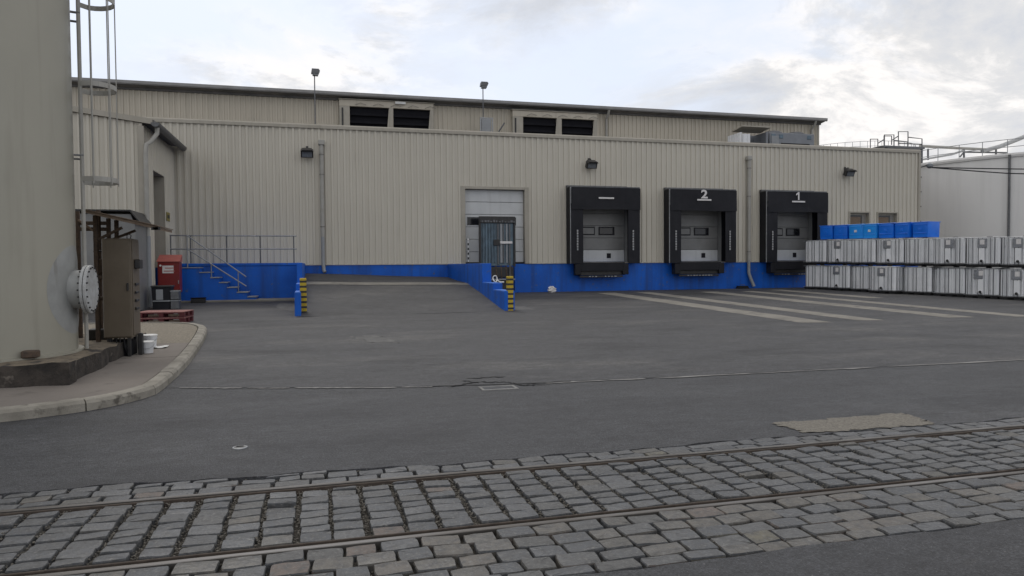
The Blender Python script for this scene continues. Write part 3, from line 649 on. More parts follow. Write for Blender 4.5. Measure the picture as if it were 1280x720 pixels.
# dock shelters
def shelter(i, txt, label):
    a, b_ = SH[i]; yf = 29.7; c = (a + b_) / 2
    zt, zh, zb = 4.98, 4.02, ZB - .02; Wl = .56
    t = thing('dock_shelter', label, 'dock shelter', (c, yf, 1.1), 'black dock shelters')
    MB().box(a, a + .045, yf + .06, D - .045, zb, zt).build('side_wall', 'black_rubber', t); MB().box(b_ - .045, b_, yf + .06, D - .045, zb, zt).build('side_wall', 'black_rubber', t)
    MB().box(a - .02, b_ + .02, yf + .05, D - .045, zt + .003, zt + .06, .01).build('roof_panel', 'galv_dark', t)
    MB().box(a - .02, b_ - .45, D - .2, D - .046, zt + .063, zt + .12).build('top_rail', 'galv_dark', t)
    MB().box(a - .006, a + .05, yf + .005, yf + .058, zb, zt, .006).build('front_post', 'galv', t); MB().box(b_ - .05, b_ + .006, yf + .005, yf + .058, zb, zt, .006).build('front_post', 'galv_dark', t)
    def flap(x0, x1, z0, z1, nm, wv):
        mb = MB(); nx, nz = 9, 9; ph = rnd.uniform(0, 6)
        for j in range(nz):
            for i_ in range(nx):
                x = x0 + (x1 - x0) * i_ / (nx - 1); z = z0 + (z1 - z0) * j / (nz - 1)
                if wv and j == 0: z += math.sin(i_ * .9 + ph) * .012
                mb.v.append((x, yf - .01 + math.sin(i_ * .8 + j * .35 + ph) * .012, z))
        mb.f = [(j * nx + i_, j * nx + i_ + 1, (j + 1) * nx + i_ + 1, (j + 1) * nx + i_) for j in range(nz - 1) for i_ in range(nx - 1)]
        n_ = len(mb.v); mb.v += [(p_[0], p_[1] + .008, p_[2]) for p_ in mb.v]; mb.f += [tuple(k + n_ for k in reversed(f_)) for f_ in mb.f]
        return mb.build(nm, 'black_rubber', t, smooth=True)
    hd = flap(a + .03, b_ - .0, zh, zt - .01, 'header_flap', True)
    hd.location.y -= .035
    for sgn in (-1, 1):
        x0, x1 = (a + .02, a + .02 + Wl) if sgn < 0 else (b_ - .02 - Wl, b_ - .02)
        fl = flap(x0, x1, zb, zh + .25, 'side_flap', False)
        xm = x0 + Wl * (.52 if sgn < 0 else .42)
        for kz in range(8): MB().box(xm - .035, xm + .035, yf - .04, yf - .026, 2.22 + kz * .115, 2.31 + kz * .115, .004).build('reflector', 'reflector' if (kz + i) % 5 else 'grey_paint', fl)
    MB().box(c - .36, c + .36, yf - .088, yf - .072, zt - .5, zt - .43, .003).build('number_bar', 'sign_white', t)
    if txt:
        me = text_mesh(txt, .62, .004) if txt != '1' else MB().prism([(-.035, 0, 0), (.035, 0, 0), (.035, .43, 0), (-.02, .43, 0), (-.13, .33, 0), (-.13, .25, 0), (-.035, .31, 0)], (0, 0, .006)).mesh('dock_number', 'sign_white')
        if txt != '1': me.materials.append(M['sign_white'])
        o = bpy.data.objects.new('dock_number', me); col.objects.link(o); o.parent = t
        o.matrix_local = Matrix.Translation((0, -.085, zt - .385 - 1.1)) @ Matrix.Rotation(R(90), 4, 'X') @ Matrix.Diagonal((1.1, .86, 1, 1))
    # leveller pit with bumpers below
    c -= .17
    lv = MB().box(c - 1.14, c + 1.14, yf + .14, D - .031, 1.12, ZB - .03, .01).build('leveller', 'black_metal', t)
    MB().box(c - 1.1, c + 1.1, yf + .02, yf + .139, 1.3, ZB + .02, .01).build('leveller_lip', 'black_rubber', lv)
    MB().box(c - 1.02, c + 1.02, yf + .08, yf + .139, 1.02, 1.1, .01).build('lip_keeper', 'black_metal', lv)
    for k in range(9):
        xx = c - .6 + k * .15
        if rnd.random() < .8: MB().box(xx, xx + rnd.uniform(.05, .12), yf + .07, yf + .079, 1.045, 1.085).build('wear_plate', 'galv', lv)
    for sgn in (-1, 1): MB().box(c + sgn * 1.13 - .14, c + sgn * 1.13 + .14, yf + .0, yf + .13, 1.14, ZB - .04, .02).build('bumper', 'black_rubber', t)
shelter(0, '', 'black dock shelter with a blank bar and no number, next to white door')
shelter(1, '2', 'black dock shelter marked 2')
shelter(2, '1', 'black dock shelter marked 1 beside the stacked containers')

# ------------------------------------------------------------------ rear hall on top
YR = 38.3; ZR = 10.3; XRE = 30.05
rh = thing('rear_hall', 'taller beige corrugated hall rising behind the warehouse parapet', 'building', (8, YR, ZT - .15))
clad_x(XW, XRE, ZT - .14, ZR - .2, YR, 'cladding', 'cladding_rear', rh)
clad_y(YR + .05, 57.5, ZT - .14, ZR - .2, XRE - .02, 'end_cladding', 'cladding_rear', rh)
MB().box(XW + .02, XW + .15, YR + .05, 57.5, ZT - .14, ZR - .2).build('west_wall', 'cladding_rear', rh)
MB().prism([(XW - .3, YR - .45, ZR - .06), (XW - .3, YR - .45, ZR + .06), (XW - .3, 57.6, ZR + 1.0), (XW - .3, 57.6, ZR + .85), (XW - .3, YR - .1, ZR - .19), (XW - .3, YR - .1, ZR - .1)], (XRE - XW + .5, 0, 0)).build('roof', 'roofing', rh)
MB().prism([(XW - .32, YR - .6, ZR + .0), (XW - .32, YR - .6, ZR + .13), (XW - .32, YR - .455, ZR + .13), (XW - .32, YR - .455, ZR + .0), (XW - .32, YR - .5, ZR - .05), (XW - .32, YR - .56, ZR - .05)], (XRE - XW + .6, 0, 0)).build('gutter', 'gutter_grey', rh)
MB().box(XRE - .05, XRE + .1, YR - .08, YR + .1, ZT - .14, ZR - .2, .01).build('corner_trim', 'trim', rh)
for u, in ((757,), (1013,)):
    x = PY(u, 160, YR).x; MB().tube([(x, YR - .5, ZR - .04), (x, YR - .42, ZR - .25), (x, YR - .12, ZR - .5), (x, YR - .12, ZT - .1)], .07, 10).build('downpipe', 'pale_pipe', rh, smooth=True)
def vent(us, vt, vb):
    f0 = PY(us[0][0] - 13, 150, YR).x; f1 = PY(us[-1][1] + 4, 150, YR).x
    zt = PY(us[0][0], vt, YR).z; zb = ZT - .1
    vt_ = MB().box(f0, f1, YR - .3, YR - .045, zt, zt + .32, .01).build('vent_window', 'cladding_rear', rh)
    MB().box(f0 - .05, f1 + .05, YR - .36, YR - .05, zt + .325, zt + .37, .008).build('vent_cap', 'trim', vt_)
    xs_ = [PY(q, 150, YR).x for pr in us for q in pr]
    posts = [(f0, xs_[0]), (xs_[1], xs_[2]), (xs_[3], f1)]
    for a, b_ in posts: MB().box(a, b_, YR - .3, YR - .045, zb, zt - .001, .008).build('vent_post', 'trim', vt_)
    MB().box(f0 + .12, f0 + .2, YR - .33, YR - .301, zb + .1, zt - .1).build('vent_strut', 'black_metal', vt_)
    for a, b_ in ((xs_[0], xs_[1]), (xs_[2], xs_[3])):
        vo = MB().box(a, b_, YR - .12, YR - .05, zb, zt - .001).build('vent_opening', 'void', vt_)
        for k in range(6):
            z = zb + .15 + k * (zt - zb - .2) / 6
            MB().add([(a + .02, YR - .27, z), (b_ - .02, YR - .27, z), (b_ - .02, YR - .13, z + .15), (a + .02, YR - .13, z + .15), (a + .02, YR - .27, z + .012), (b_ - .02, YR - .27, z + .012), (b_ - .02, YR - .13, z + .162), (a + .02, YR - .13, z + .162)], [(0, 1, 2, 3), (7, 6, 5, 4), (0, 4, 5, 1), (2, 6, 7, 3)]).build('louvre', 'void', vo)
        MB().add([(b_ - .02, YR - .34, zt - .02), (b_ + .0, YR - .34, zt - .02), (b_, YR - .31, zb), (b_ - .25, YR - .31, zb)], [(0, 1, 2, 3)]).build('flap_edge', 'trim', vo)
    mb = MB()
    for k in range(5):
        x = f0 + .8 + k * .9
        if x < f1 - .3: MB().tube([(x, YR - .32, zt + .06), (x + .25, YR - .4, zt + .16), (x + .55, YR - .36, zt + .08)], .012, 5).build('linkage', 'fascia', vt_)
vent([(437, 486), (491, 537)], 134, 160); vent([(652, 694), (700, 740)], 147, 170)
MB().box(PY(493, 130, YR).x, PY(506, 130, YR).x, YR - .42, YR - .3, 10.0, 10.12, .01).build('vent_motor', 'white_paint', rh)

# rooftop things
ROOF = ZT - .15
def pole(u, vtop, label):
    b0 = PY(u, 150, 37.2); zt = PY(u, vtop, 37.2).z; t = thing('roof_light', label, 'light', (b0.x, 37.2, ROOF), 'floodlights on roof poles')
    h = zt - ROOF
    MB().tube([(0, 0, 0), (0, 0, h - .1)], [.035, .026], 8).build('pole', 'galv_dark', t, local=True)
    MB().box(-.1, .1, -.1, .1, 0, .02).build('base_plate', 'galv_dark', t, local=True)
    hd = MB().prism([(-.16, -.2, h - .1), (.2, -.2, h - .1), (.26, -.2, h + .05), (.2, -.2, h + .12), (-.12, -.2, h + .12)], (0, .3, 0)).build('lamp_head', 'galv_dark', t, local=True)
    MB().box(-.1, .18, -.18, .08, h - .2, h - .101, .02).build('lens', 'lamp_glass', hd, local=True)
pole(394, 90, 'thin pole with floodlight on roof, left of the roof vents')
pole(604, 106, 'thin pole with floodlight on roof between the two roof vents')
# chiller unit
p0, p1 = PY(962, 180, 36.5), PY(1018, 165, 36.5)
x0, x1 = p0.x, p1.x; zt = PY(990, 166.5, 36.5).z
t = thing('chiller_unit', 'grey rooftop chiller unit with two fans at the hall end', 'chiller', ((x0 + x1) / 2, 36.5, ROOF))
for xx in (x0 + .1, x1 - .25, (x0 + x1) / 2): MB().box(xx, xx + .12, 36.55, 38.1, ROOF, zt - .85).build('leg', 'chiller', t)
bd = MB().box(x0, x1, 36.5, 38.1, zt - .85, zt, .02).build('casing', 'chiller', t)
MB().box(x0 + .75, x1 - .35, 36.45, 36.499, zt - .84, zt - .6, .01).build('intake', 'void', bd)
for xx in (x0 + .12, x0 + .62, x1 - .5): MB().box(xx, xx + .28, 36.47, 36.499, zt - .33, zt - .1, .01).build('access_panel', 'blue_steel', bd)
MB().box(x0 + .1, x0 + .6, 36.46, 36.499, zt - .8, zt - .2, .01).build('side_panel', 'grey_paint', bd)
for xx in (x0 + .75, x1 - .75): MB().lathe((xx, 37.3, zt + .002), [(.55, 0), (.55, .1), (.4, .19), (.15, .22)], 20).build('fan_cowl', 'galv_dark', t, smooth=True)
# small shed
xa, xb_ = PY(928, 170, 36).x, PY(960, 170, 36).x; zt = PY(940, 156.5, 36).z
t = thing('roof_shed', 'small open corrugated metal shed on warehouse roof beside chiller', 'shed', ((xa + xb_) / 2, 36, ROOF))
clad_x(xa, xa + .5, ROOF, zt - .5, 36, 'side_sheet', 'ibc_white', t)
clad_y(36, 37.4, ROOF, zt - .4, xa - .02, 'side_sheet', 'ibc_white', t, -1)
MB().box(xb_ - .12, xb_, 36, 37.4, ROOF, zt - .35).build('side_sheet', 'chiller', t); MB().box(xa + .5, xb_ - .13, 37.2, 37.3, ROOF, zt - .35).build('back_sheet', 'chiller', t)
mb = MB(); mb.prism([(xa - .35, 35.8, zt - .52), (xa - .35, 35.8, zt - .46), (xb_ + .35, 35.8, zt + .06), (xb_ + .35, 35.8, zt)], (0, 1.9, 0)) if False else mb.prism([(xa - .12, 35.85, zt - .12), (xa - .12, 35.85, zt - .06), (xa - .12, 36.9, zt - .2), (xa - .12, 36.9, zt - .26)], (xb_ - xa + .2, 0, 0)); mb.build('roof_sheet', 'trim', t)
MB().box(xa + .75, xa + 1.1, 36.9, 37.1, ROOF, ROOF + .9, .02).build('pump', 'galv_dark', t); MB().box(xa + .5, xb_ - .13, 36.85, 36.9, ROOF + .2, ROOF + .3).build('pump_rail', 'black_metal', t)
# control box and frame between the vents
xa, xb_ = PY(600, 160, 37).x, PY(622, 160, 37).x; zt = PY(610, 147, 37).z
t = thing('control_box', 'grey control box on bracket frame between the roof vents', 'box', ((xa + xb_) / 2, 37, ROOF))
MB().box(xa + .08, xb_ - .35, 36.95, 37.2, ROOF + .5, zt - .08, .02).build('box', 'grey_paint', t)
for xx in (xa, xb_ - .3): MB().box(xx, xx + .06, 36.98, 37.04, ROOF, zt, .005).build('upright', 'galv', t)
MB().box(xa + .06, xb_ - .3, 36.98, 37.04, zt - .06, zt, .005).build('crossbar', 'galv', t)
MB().tube([(xb_ - .9, 36.9, ROOF), (xb_ + .35, 36.9, zt - .25)], .04, 6).build('brace', 'galv_dark', t)
t = thing('roof_cable_stub', 'bent cable stub on roof beside the light pole', 'cable', (PY(400, 155, 37).x, 37, ROOF))
MB().tube([(0, 0, 0), (.1, 0, .45), (.2, 0, .6), (.22, 0, .95)], .03, 6).build('conduit', 'galv_dark', t, local=True); MB().box(-.12, .05, -.05, .05, 0, .3, .01).build('junction', 'fascia', t, local=True)
t = thing('roof_pipe_elbow', 'low bent pipe on roof between the vents', 'pipe', (PY(585, 162, 36).x, 36, ROOF))
MB().tube([(-.8, 0, .25), (-.2, 0, .35), (.3, 0, .2), (.7, 0, .3)], .05, 8).build('pipe', 'galv_dark', t, local=True); MB().box(-.1, .1, -.1, .1, 0, .25, .01).build('support', 'galv_dark', t, local=True)

# ------------------------------------------------------------------ annex on the left
AX = -5.26; AY = 25.3
an = thing('annex', 'beige corrugated annex with sloping roof and gutter joining the warehouse', 'building', (-8, AY, .3))
def roofz(x): return 6.33 - (x + 5.0) * .13
mb = MB(); p_ = profile(XW, AX)
for x, d in p_: mb.v += [(x, AY - d, .25), (x, AY - d, roofz(x) - .18)]
mb.f = [(2 * i, 2 * i + 2, 2 * i + 3, 2 * i + 1) for i in range(len(p_) - 1)]; mb.build('cladding', 'cladding', an)
MB().prism([(XW, AY - .12, roofz(XW) - .17), (AX + .3, AY - .12, roofz(AX + .3) - .17), (AX + .3, AY - .12, roofz(AX + .3)), (XW, AY - .12, roofz(XW))], (0, .1, 0)).build('verge_flashing', 'trim', an)
MB().prism([(XW, AY - .015, roofz(XW) - .1), (AX + .35, AY - .015, roofz(AX + .35) - .1), (AX + .35, AY - .015, roofz(AX + .35) - .02), (XW, AY - .015, roofz(XW) - .02)], (0, D - AY - .05, 0)).build('roof', 'roofing', an)
MB().box(AX - .14, AX + .05, AY - .06, AY + .12, .25, 6.1, .01).build('corner_trim', 'trim', an)
y0, y1 = 26.5, 28.3                              # big doorway in the side wall at deck height
clad_y(AY + .12, y0, .3, 6.15, AX, 'side_cladding', 'cladding', an); clad_y(y1, D - .06, .3, 6.15, AX, 'side_cladding', 'cladding', an); clad_y(y0, y1, 4.85, 6.15, AX, 'side_cladding', 'cladding', an)
MB().box(AX - .5, AX - .45, y0, y1, 1.6, 4.85).build('side_door', 'rust_dark', an)
for a in (y0 - .03, y1): MB().box(AX - .45, AX + .05, a, a + .03, 1.6, 4.85).build('door_reveal', 'trim', an)
MB().box(AX - .45, AX + .049, y0, y1, 4.85, 4.88).build('door_reveal', 'trim', an)
MB().box(AX + .045, AX + .06, 28.6, 29.15, 3.3, 3.62, .004).build('notice_plate', 'sign_yellow', an)
MB().box(AX + .061, AX + .066, 28.68, 29.07, 3.4, 3.52).build('notice_band', 'black_paint', an)
gx = AX + .4; mb = MB(); n_ = 9; gy0, gy1 = AY - .15, D - .1
for y in (gy0, gy1):
    for k in range(n_): a = math.pi * k / (n_ - 1); mb.v.append((gx - .13 * math.cos(a), y, 6.2 - .13 * math.sin(a)))
mb.f = [(k, k + 1, n_ + k + 1, n_ + k) for k in range(n_ - 1)] + [tuple(range(n_)), tuple(range(2 * n_ - 1, n_ - 1, -1))]; gt = mb.build('gutter', 'galv_dark', an)
MB().tube([(gx, AY + .15, 6.1), (gx, AY + .12, 5.9), (gx - .15, AY, 5.62), (gx - .28, AY - .1, 5.5), (gx - .3, AY - .12, 5.2), (gx - .3, AY - .12, 2.6)], .07, 12).build('downpipe', 'pale_pipe', an, smooth=True)
MB().tube([(gx - .3, AY - .12, 2.6), (gx - .3, AY - .12, .35)], .09, 12).build('pipe_foot', 'grey_paint', an, smooth=True)
# lean-to in front of the annex
lx1 = PY(186, 300, AY).x - .02; LY = 23.6
ln = thing('lean_to', 'pale grey lean-to with black roof edge against the annex front', 'shed', (-7, LY, .3))
zq = PY(130, 264, LY).z; zq2 = PY(187, 278, LY).z; xk = PY(163, 264, LY).x
mb = MB(); mb.prism([(-11, LY, .3), (lx1, LY, .3), (lx1, LY, zq2 - .08), (xk, LY, zq - .08), (-11, LY, zq - .08)], (0, AY - LY - .05, 0)); mb.build('wall', 'door_grey', ln)
MB().prism([(-11, LY - .12, zq), (xk, LY - .12, zq), (lx1 + .15, LY - .12, zq2 - .02), (lx1 + .15, LY - .12, zq2 + .025), (xk + .02, LY - .12, zq + .045), (-11, LY - .12, zq + .045)], (0, AY - LY, 0)).build('roof', 'black_metal', ln)
for k in range(7): x = -10.6 + k * .6; MB().box(x, x + .07, LY - .14, LY + .3, zq + .047, zq + .11).build('roof_clip', 'black_metal', ln) if x < xk else None

# ------------------------------------------------------------------ loading platform, stairs, railing
pf = thing('loading_platform', 'blue concrete platform with stair between annex and ramp', 'platform', (-3, 28.5, .36))
px0, px1, pz = AX + .05, -.595, 1.74
MB().box(px0, px1, 28.5, D - .04, .3, pz - .1, .01).build('wall', 'blue_paint', pf)
MB().box(px0, px1 + .002, 28.47, D - .041, pz - .099, pz, .01).build('deck', 'blue_paint', pf)
MB().box(px0 + .3, px1, 27.35, 28.495, .3, .42, .015).build('kerb_base', 'stripe_concrete', pf)
sx = [-4.45, -4.02, -3.66, -3.37, -3.1, -2.78, -2.42]
sz = [1.6, 1.43, 1.24, 1.06, .88, .7, .53]
for i in range(7):
    xa = sx[i]; xe = sx[i + 1] if i < 6 else sx[i] + .3
    st = MB().box(xa if i else px0 + .35, xe, 27.65, 28.46, .421 if i < 6 else .421, sz[i] - .035).build('step', 'blue_paint', pf)
    MB().box((xa if i else px0 + .35) - .0, xe + .03, 27.62, 28.46, sz[i] - .034, sz[i], .006).build('tread', 'grey_paint', st)
rl = thing('platform_railing', 'galvanised steel railing along the blue platform edge', 'railing', (-3, 28.55, pz))
for z in (2.76, 2.27): MB().tube([(px0 + .1, 28.56, z), (-.7, 28.56, z)], .024, 8).build('rail', 'galv', rl)
for u in (197, 238, 283, 325, 367): x = PY(u, 295, 28.56).x; MB().tube([(max(x, px0 + .12), 28.56, pz), (max(x, px0 + .12), 28.56, 2.76)], .022, 8).build('post', 'galv_dark', rl)
sr = thing('stair_railing', 'galvanised steel handrail sloping down the blue stair', 'railing', (-3.4, 27.68, .5))
for za, zb in ((2.73, 1.24), (2.25, .95)): MB().tube([(px0 + .25, 27.68, za), (-4.4, 27.68, za), (-2.45, 27.68, zb if za > 2.5 else zb - .05)], .022, 8).build('handrail', 'galv', sr)
for x, zb, zt in ((-4.4, 1.6, 2.73), (-3.62, 1.06, 1.7), (-2.72, .53, 1.45)): MB().tube([(x, 27.68, zb), (x, 27.68, zt)], .02, 8).build('post', 'galv', sr)
db = thing('floor_box', 'small dark box low against the blue platform wall', 'box', (-4.0, 27.3, g(27.3)))
MB().box(-.24, .24, -.18, .04, 0, .16, .015).build('body', 'black_metal', db, local=True); MB().box(-.25, .25, -.19, .05, .161, .19, .01).build('lid', 'void', db, local=True)

# ------------------------------------------------------------------ ramp
rp = thing('loading_ramp', 'asphalt ramp with stepped blue side walls up to the warehouse', 'ramp', (2.5, 25, .2))
XR, XL = 5.4, -.42
RPt = [(20.55, g(20.55) + .006, g(20.55) + .006), (21.2, .31, .29), (22.2, .44, .42), (24.0, .70, .66), (25.3, .90, .82), (26.1, 1.02, .92), (26.6, 1.08, .96), (28.2, 1.2, 1.0), (D - .035, 1.33, 1.1)]
mb = MB(); NX = 10
for y, zl, zr in RPt:
    for i in range(NX + 1): t_ = i / NX; mb.v.append((XL + (XR - XL) * t_, y, zl + (zr - zl) * t_ + math.sin(t_ * 9 + y) * .006))
mb.f = [(j * (NX + 1) + i, j * (NX + 1) + i + 1, (j + 1) * (NX + 1) + i + 1, (j + 1) * (NX + 1) + i) for j in range(len(RPt) - 1) for i in range(NX)]
mb.build('ramp_surface', 'asphalt_yard', rp)
mb = MB()
for y, zl, zr in ((25.75, .965, .875), (26.05, 1.012, .912), (26.35, 1.05, .94)):
    for i in range(NX + 1): t_ = i / NX; mb.v.append((XL + (XR - XL) * t_, y + rnd.uniform(-.04, .04), zl + (zr - zl) * t_ + math.sin(t_ * 9 + y) * .006 + .012))
mb.f = [(j * (NX + 1) + i, j * (NX + 1) + i + 1, (j + 1) * (NX + 1) + i + 1, (j + 1) * (NX + 1) + i) for j in range(2) for i in range(NX)]
mb.build('concrete_joint', 'stripe_concrete', rp)
for x0, x1, top, thick in ((XR, XR + .32, .0, 1), (XL - .17, XL, .06, 1)):
    for ya, yb, z in ((23.7, D - .035, 1.66), (22.2, 23.699, 1.02), (20.75, 22.199, .82)):
        wl_ = MB().box(x0, x1, ya, yb, .15, z + top, .012).build('side_wall', 'blue_paint', rp)
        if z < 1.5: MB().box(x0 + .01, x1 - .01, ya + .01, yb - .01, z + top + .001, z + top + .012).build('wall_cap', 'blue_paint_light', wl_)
def bollard(u, v, label):
    p_ = G(u, v); t = thing('striped_bollard', label, 'bollard', (p_.x, p_.y, p_.z), 'bollards at the ramp foot'); h = 1.04; n_ = 14
    MB().box(-.09, .09, -.09, .09, -.05, h, .012).build('post', 'yellow', t, local=True)
    for k in range(7): z = .04 + k * h / 7.2; MB().box(-.092, .092, -.092, .092, z, z + h / 14.5, .008).build('stripe', 'black_paint', t, local=True)
    MB().box(-.15, .15, -.15, .15, -.05, .015, .008).build('foot', 'rust_dark', t, local=True)
bollard(379.5, 393.5, 'yellow and black striped post at ramp foot on the stair side')
bollard(637.5, 388.5, 'yellow and black striped post at ramp foot on the dock side')

# ------------------------------------------------------------------ lift at the door
q0, q1 = PY(599, 300, 29.6).x, PY(644, 300, 29.6).x
zl_ = PY(620, 329, 29.6).z; zt_ = PY(620, 279, 29.6).z; zc = PY(620, 270.5, 29.6).z
lf = thing('dock_lift', 'folded-up blue grey steel lift platform standing before the white door', 'lift', ((q0 + q1) / 2, 29.6, .4))
pl = MB().box(q0 + .1, q1 - .08, 29.62, 29.68, zl_ - .1, zt_).build('platform_plate', 'blue_steel', lf)
n_ = 10
for k in range(n_):
    x = q0 + .14 + k * (q1 - q0 - .3) / n_; wq = rnd.choice((.05, .07, .1)); MB().box(x, x + wq, 29.56, 29.619, zl_ - .06 + rnd.uniform(0, .08), zt_ - .02, .01).build('rib', rnd.choice(('blue_steel', 'blue_steel', 'galv_dark', 'grey_paint')), pl)
MB().box(q0, q1, 29.54, 29.72, zt_ + .001, zc, .02).build('top_beam', 'black_metal', lf)
for k in range(12): x = q0 + .1 + k * .125; MB().box(x, x + rnd.uniform(.05, .1), 29.53, 29.539, zt_ + .03, zt_ + rnd.uniform(.06, .14)).build('worn_patch', 'galv_dark', lf)
for x in (q0, q1 - .07): MB().box(x, x + .07, 29.55, 29.7, zl_ - .15, zt_).build('side_post', 'black_metal', lf)
MB().box((q0 + q1) / 2 + .1, q1 - .15, 29.5, 29.54, zl_ + .82, zl_ + .92, .01).build('handle_bar', 'sign_white', lf)
MB().box((q0 + q1) / 2 - .18, (q0 + q1) / 2 + .1, 29.52, 29.555, zl_ + .75, zl_ + 1.0, .01).build('latch_box', 'black_metal', lf)
MB().box(q0 + .15, q1 - .1, 29.5, 30.2, zl_ - .62, zl_ - .16, .02).build('carriage', 'black_metal', lf)
for k in range(6): x = q0 + .25 + k * .22; MB().tube([(x, 29.52, zl_ - .1), (x + rnd.uniform(-.05, .05), 29.48, zl_ - .75 + rnd.uniform(0, .25))], .025, 6).build('hanging_rod', 'rust_dark', lf)
MB().box(q0 + .1, q1 - .05, 29.46, 29.52, zl_ - .72, zl_ - .66, .01).build('lower_bar', 'grey_paint', lf)
MB().box((q0 + q1) / 2 - .1, (q0 + q1) / 2 + .12, 29.4, 29.6, zl_ - 1.1, zl_ - .73, .02).build('foot', 'black_metal', lf)
MB().box(q0 + .3, q1 - .3, 29.7, 30.2, .35, zl_ - .73).build('scissor_base', 'black_metal', lf)
for s_ in (-1, 1): MB().tube([((q0 + q1) / 2 + s_ * .5, 29.45, zl_ - .1), ((q0 + q1) / 2 + s_ * .5, 29.45, zl_ - .7)], .03, 8).build('hydraulic_ram', 'galv_dark', lf)
t = thing('barrier_post', 'slim black and white banded post by the white door', 'post', (PY(585.5, 326, 30.1).x, 30.1, ZB - .016))
for k in range(10): MB().tube([(0, 0, k * .1), (0, 0, k * .1 + .1)], .03, 8).build('band', 'white_paint' if k % 2 else 'black_paint', t, local=True)
MB().lathe((0, 0, 1.0), [(.035, 0), (.05, .04), (.03, .09)], 10).build('cap', 'white_paint', t, local=True); MB().lathe((0, 0, 0), [(.1, 0), (.1, .03), (.04, .05)], 12).build('foot', 'black_rubber', t, local=True)
t = thing('rope_loop', 'white rope loop hanging on the stepped blue ramp wall', 'rope', (XR + .33, 23.2, 1.03))
MB().tube([(.0 + .07 * math.sin(a), .05 * math.sin(a * 1.5), .12 + .1 * math.cos(a)) for a in [i * 6.283 / 16 for i in range(17)]], .02, 8).build('loop', 'white_paint', t, local=True, smooth=True)
MB().tube([(.08, 0, .06), (.16, 0, .0), (.3, .02, .0)], .025, 8).build('tail', 'white_paint', t, local=True)
# crumpled bag at plinth
p_ = G(689, 365.6); mb = MB(); n1, n2 = 10, 7
for j in range(n2):
    for i in range(n1):
        a = 6.283 * i / n1; r_ = .2 * math.sin(math.pi * (j + 2.2) / (n2 + 2.6)) * rnd.uniform(.55, 1.3); mb.v.append((p_.x + r_ * math.cos(a), min(p_.y, 30.0) - .1 + r_ * .8 * math.sin(a), .4 + .26 * j / (n2 - 1) * rnd.uniform(.7, 1.15)))
mb.f = [(j * n1 + i, j * n1 + (i + 1) % n1, (j + 1) * n1 + (i + 1) % n1, (j + 1) * n1 + i) for j in range(n2 - 1) for i in range(n1)] + [tuple((n2 - 1) * n1 + i for i in range(n1))]
tag(mb.build('crumpled_bag', 'sign_white'), 'crumpled pale bag lying against the blue plinth', 'bag')
t = thing('wheel_chock', 'small black wheel chock at plinth beside downpipe foot', 'chock', (19.4, 29.9, .4))
MB().prism([(-.3, -.1, 0), (.3, -.1, 0), (.22, -.1, .14), (-.22, -.1, .14)], (0, .25, 0)).build('wedge', 'black_rubber', t, local=True); MB().tube([(-.1, 0, .14), (-.1, 0, .2), (.1, 0, .2), (.1, 0, .14)], .012, 6).build('handle', 'galv_dark', t, local=True)

# ------------------------------------------------------------------ containers
def ibc_proto():
    t = thing('liquid_container', 'x', 'container', (0, 0, 0), 'stacked white liquid containers')
    Lx, Ly, H = .5, .6, 1.12
    # bottle with vertical ribs, rounded corners
    outl = []
    def side(n_, fx):
        for i in range(n_):
            s_ = i / n_; outl.append(fx(s_, .018 if (i % 3) else -.045))
    side(24, lambda s_, d: (-Lx + .06 + (2 * Lx - .12) * s_, -Ly + .03 - d)); side(30, lambda s_, d: (Lx - .03 + d, -Ly + .06 + (2 * Ly - .12) * s_))
    side(24, lambda s_, d: (Lx - .06 - (2 * Lx - .12) * s_, Ly - .03 + d)); side(30, lambda s_, d: (-Lx + .03 - d, Ly - .06 - (2 * Ly - .12) * s_))
    mb = MB(); n_ = len(outl); zz = [(.105, .97), (.13, 1), (1.05, 1), (1.1, .955), (1.115, .88)]
    for z, f_ in zz: mb.v += [(x * f_, y * f_, z) for x, y in outl]
    mb.f = [(j * n_ + i, j * n_ + (i + 1) % n_, (j + 1) * n_ + (i + 1) % n_, (j + 1) * n_ + i) for j in range(len(zz) - 1) for i in range(n_)] + [tuple(range(n_ - 1, -1, -1)), tuple((len(zz) - 1) * n_ + i for i in range(n_))]
    b_ = mb.build('tank', 'ibc_white', t, local=True)
    MB().lathe((0, 0, 1.112), [(.1, 0), (.1, .03), (.08, .04)], 16).build('lid', 'ibc_black', b_, local=True)
    pl = MB().box(-Lx, Lx, -Ly, Ly, .055, .1, .008).build('pallet', 'ibc_black', t, local=True)
    for y in (-Ly + .02, -.15, Ly - .28): MB().box(-Lx + .02, Lx - .02, y, y + .26, 0, .054, .008).build('runner', 'ibc_black', pl, local=True)
    for y in (-.45, -.3, -.02, .12, .34, .47): MB().tube([(-Lx - .012, y, .1), (-Lx - .012, y, 1.1)], .011, 5).build('cage_bar', 'ibc_bar', t, local=True)
    for x in (-.38, -.2, 0, .2, .38): MB().tube([(x, -Ly - .012, .15), (x, -Ly - .012, 1.1)], .011, 5).build('cage_bar', 'ibc_bar', t, local=True)
    for z in (.13, 1.09): MB().tube([(-Lx - .01, -Ly - .01, z), (Lx + .01, -Ly - .01, z), (Lx + .01, Ly + .01, z), (-Lx - .01, Ly + .01, z), (-Lx - .01, -Ly - .01, z)], .014, 6).build('cage_rim', 'galv', t, local=True)
    return t
proto = ibc_proto(); index_tree(proto)
PLT = MB().box(-.53, -.515, -.17, .17, .72, 1.06, .005).mesh('id_plate', 'ibc_plate'); LAB = MB().box(-.534, -.5305, -.1, .06, .84, 1.02).mesh('paper_label', 'sign_white'); VAL = MB().lathe((-.5, 0, .23), [(.05, .0), (.05, -.05), (.03, -.06), (.03, -.09)], 10, 'x').mesh('valve', 'ibc_black')
